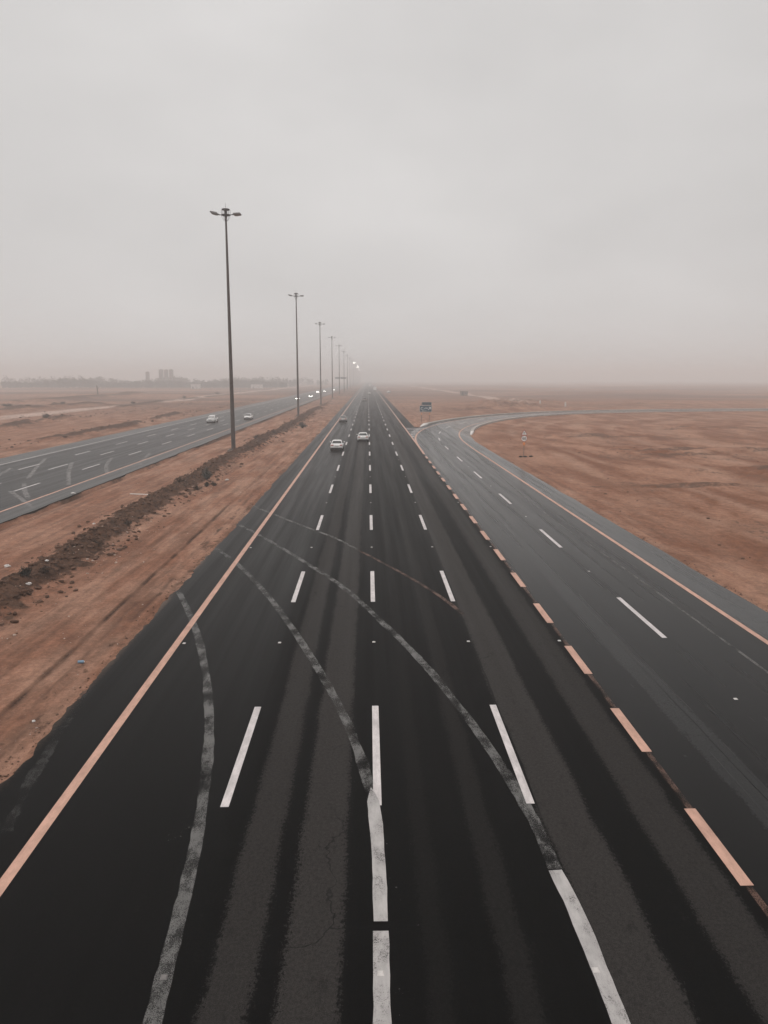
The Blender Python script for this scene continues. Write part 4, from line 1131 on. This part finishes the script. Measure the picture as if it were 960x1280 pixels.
# ------------------------------------------------------------------ far things
M_FARWALL = plain('far_wall', (0.17, 0.15, 0.145), .9, .1); M_FARWIN = plain('far_window', (0.05, 0.05, 0.055), .4, .3)
M_WHITEWALL = plain('white_wall', (0.62, 0.59, 0.57), .9, .1); M_HUT = plain('hut_wall', (0.22, 0.17, 0.15), .9, .1)
M_BELT = leafmat('belt_leaf', (0.020, 0.020, 0.015), (0.055, 0.050, 0.040))
def belt(name, segs, label, seed):
    r = random.Random(seed); m = MB()
    for (x0, y0, x1, y1, n, h0, h1) in segs:
        for k in range(n):
            t = (k + r.random()) / n
            cx, cy = x0 + (x1 - x0) * t + r.gauss(0, 2), y0 + (y1 - y0) * t + r.gauss(0, 12)
            h = r.uniform(h0, h1) * (1 + .22 * math.sin(t * 21 + seed)); w = h * r.uniform(.45, .7)
            gz = ground_z(cx, cy)
            m.tube((cx, cy, gz - .5), (cx + r.gauss(0, .4), cy, gz + h * .6), .3, .12, 5, False)
            for _ in range(90):
                d = Vector((r.gauss(0, 1), r.gauss(0, 1), r.gauss(0, 1))).normalized() * r.random() ** .4
                p = Vector((cx + d.x * w * .6, cy + d.y * w * .6, gz + h * .50 + d.z * h * .50))
                a = Vector((r.gauss(0, 1), r.gauss(0, 1), r.gauss(0, 1))).normalized(); b = a.cross(Vector((r.gauss(0, 1), r.gauss(0, 1), r.gauss(0, 1)))).normalized()
                s = r.uniform(.4, 1.1)
                m.face([p - a*s, p + b*s*.8, p + a*s, p - b*s*.8])
    o = m.build(name, mat=M_BELT); tag(o, label, 'trees', kind='stuff')
belt('tree_belt', [(-395, 860, -100, 930, 330, 6.5, 8.5), (-335, 840, -300, 850, 12, 10, 12), (-560, 1150, -400, 1100, 50, 10, 14), (-420, 1000, -120, 1080, 200, 10, 12)], 'hazy dark belt of trees along the left horizon', 3)
belt('far_tree_belt', [(-150, 1020, -95, 1060, 26, 9, 13), (-260, 1300, -70, 1350, 50, 9, 14)], 'faint farther trees along the horizon behind the second lamp mast', 4)
def tower(x, y, w, d, h, label):
    gz = ground_z(x, y); root = empty('tower_block', (x, y, gz))
    MB().box((-w/2, -d/2, -1), (w/2, d/2, h)).build('wall', M_FARWALL, root)
    MB().box((-w/2 - .1, -d/2 - .1, h), (w/2 + .1, d/2 + .1, h + .9)).build('parapet', M_FARWALL, root)
    MB().box((-w*.2, -d*.2, h + .9), (w*.2, d*.2, h + 1.5)).build('lift_house', M_FARWALL, root)
    wm = MB().box((-.55, -.06, 0), (.55, 0, 1.5)).mesh('window'); wm.materials.append(M_FARWIN)
    for fl in range(2, int(h / 3.2)):
        for q in (-.3, 0, .3):
            o = bpy.data.objects.new('window', wm); col.objects.link(o); o.parent = root; o.location = (q * w, -d/2 - .003, fl * 3.2 + .9)
    tag(root, label, 'building', 'hazy tower blocks')
TY = 1010.0
def tx_(px): return (px - 460) / FPX * TY * 1.012
tower(tx_(210), TY, 4.3, 6, 21.5, 'left one of three close grey tower blocks behind the tree belt')
tower(tx_(216.2), TY, 3.9, 6, 21.2, 'middle one of three close grey tower blocks behind the tree belt')
tower(tx_(222.2), TY, 4.0, 6, 21.4, 'right one of three close grey tower blocks behind the tree belt')
tower(tx_(191.5), TY + 8, 3.8, 5, 18.5, 'lone shorter grey tower left of the three close tower blocks')
def hut(x, y, w, d, h, wall, name, label):
    root = empty(name, (x, y, ground_z(x, y)))
    MB().box((-w/2, -d/2, -.5), (w/2, d/2, h)).build('wall', wall, root)
    MB().box((-w/2 - .15, -d/2 - .15, h), (w/2 + .15, d/2 + .15, h + .18)).build('roof', M_KERB, root)
    MB().box((-w*.32, -d/2 - .04, -.02), (-w*.32 + .9, -d/2 + .02, 2.0)).build('door', M_FARWIN, root)
    MB().box((w*.12, -d/2 - .04, 1.0), (w*.12 + .8, -d/2 + .02, 1.8)).build('window', M_FARWIN, root)
    tag(root, label, 'hut')
hut(59.3, 480, 4.4, 3.5, 2.7, M_HUT, 'block_hut', 'small brown block hut alone in the desert beyond the exit bend')
hut(-176, 800, 9, 6, 4.5, M_WHITEWALL, 'white_house', 'low white house in front of the tree belt, left of the nearest mast')
hut(-118, 830, 12, 6, 4.0, M_WHITEWALL, 'white_house', 'low white house in the haze, left of the second mast')
def marker(x, y, label):
    root = empty('marker_post', (x, y, ground_z(x, y)))
    MB().hexa([(-.3,-.2,-.2),(.3,-.2,-.2),(.3,.2,-.2),(-.3,.2,-.2),(-.25,-.15,1.3),(.25,-.15,1.3),(.25,.15,1.3),(-.25,.15,1.3)]).build('block', M_WHITEWALL, root)
    MB().hexa([(-.25,-.15,1.3),(.25,-.15,1.3),(.25,.15,1.3),(-.25,.15,1.3),(-.08,-.05,1.65),(.08,-.05,1.65),(.08,.05,1.65),(-.08,.05,1.65)]).build('cap', M_WHITEWALL, root)
    tag(root, label, 'marker', 'white markers by the bend')
marker(67.2, 302, 'brighter white marker block in the sand beyond the exit bend, on the left'); marker(73.6, 288, 'second white marker block right of the brighter one beyond the exit bend')
# cantilever sign over the other carriageway
root = empty('cantilever_sign', (-21.6, 800.0, ground_z(-21.6, 800.0)))
MB().tube((0, 0, -.5), (0, 0, 12.4), .32, .26, 10).build('column', M_STEEL, root)
MB().box((-12.6, -.25, 11.2), (0, .25, 11.6)).build('arm', M_STEEL, root)
for xx in (-9.2, -3.6): MB().box((xx - 2.6, -.4, 10.3), (xx + 2.6, -.27, 12.2)).build('sign_board', M_SIGN2, root)
tag(root, 'faint overhead sign on a long arm over the other carriageway, in the haze', 'road sign')

# ------------------------------------------------------------------ dusty air
hz = MB().box((-4300, -1700, -4.5), (4300, 4300, 37.5)).build('haze', None)
hm = bpy.data.materials.new('haze'); hm.use_nodes = True; ht = hm.node_tree
for n in list(ht.nodes): ht.nodes.remove(n)
ho = ht.nodes.new('ShaderNodeOutputMaterial'); hv = ht.nodes.new('ShaderNodeVolumePrincipled')
hv.inputs['Color'].default_value = (1.0, 0.98, 0.975, 1)
hv.inputs['Density'].default_value = 0.00125
hv.inputs['Anisotropy'].default_value = 0.0
hv.inputs['Density Attribute'].default_value = ''
ht.links.new(hv.outputs[0], ho.inputs['Volume'])
hz.data.materials.append(hm)
tag(hz, 'pale pinkish dust haze hanging over the whole desert', 'haze', kind='stuff')
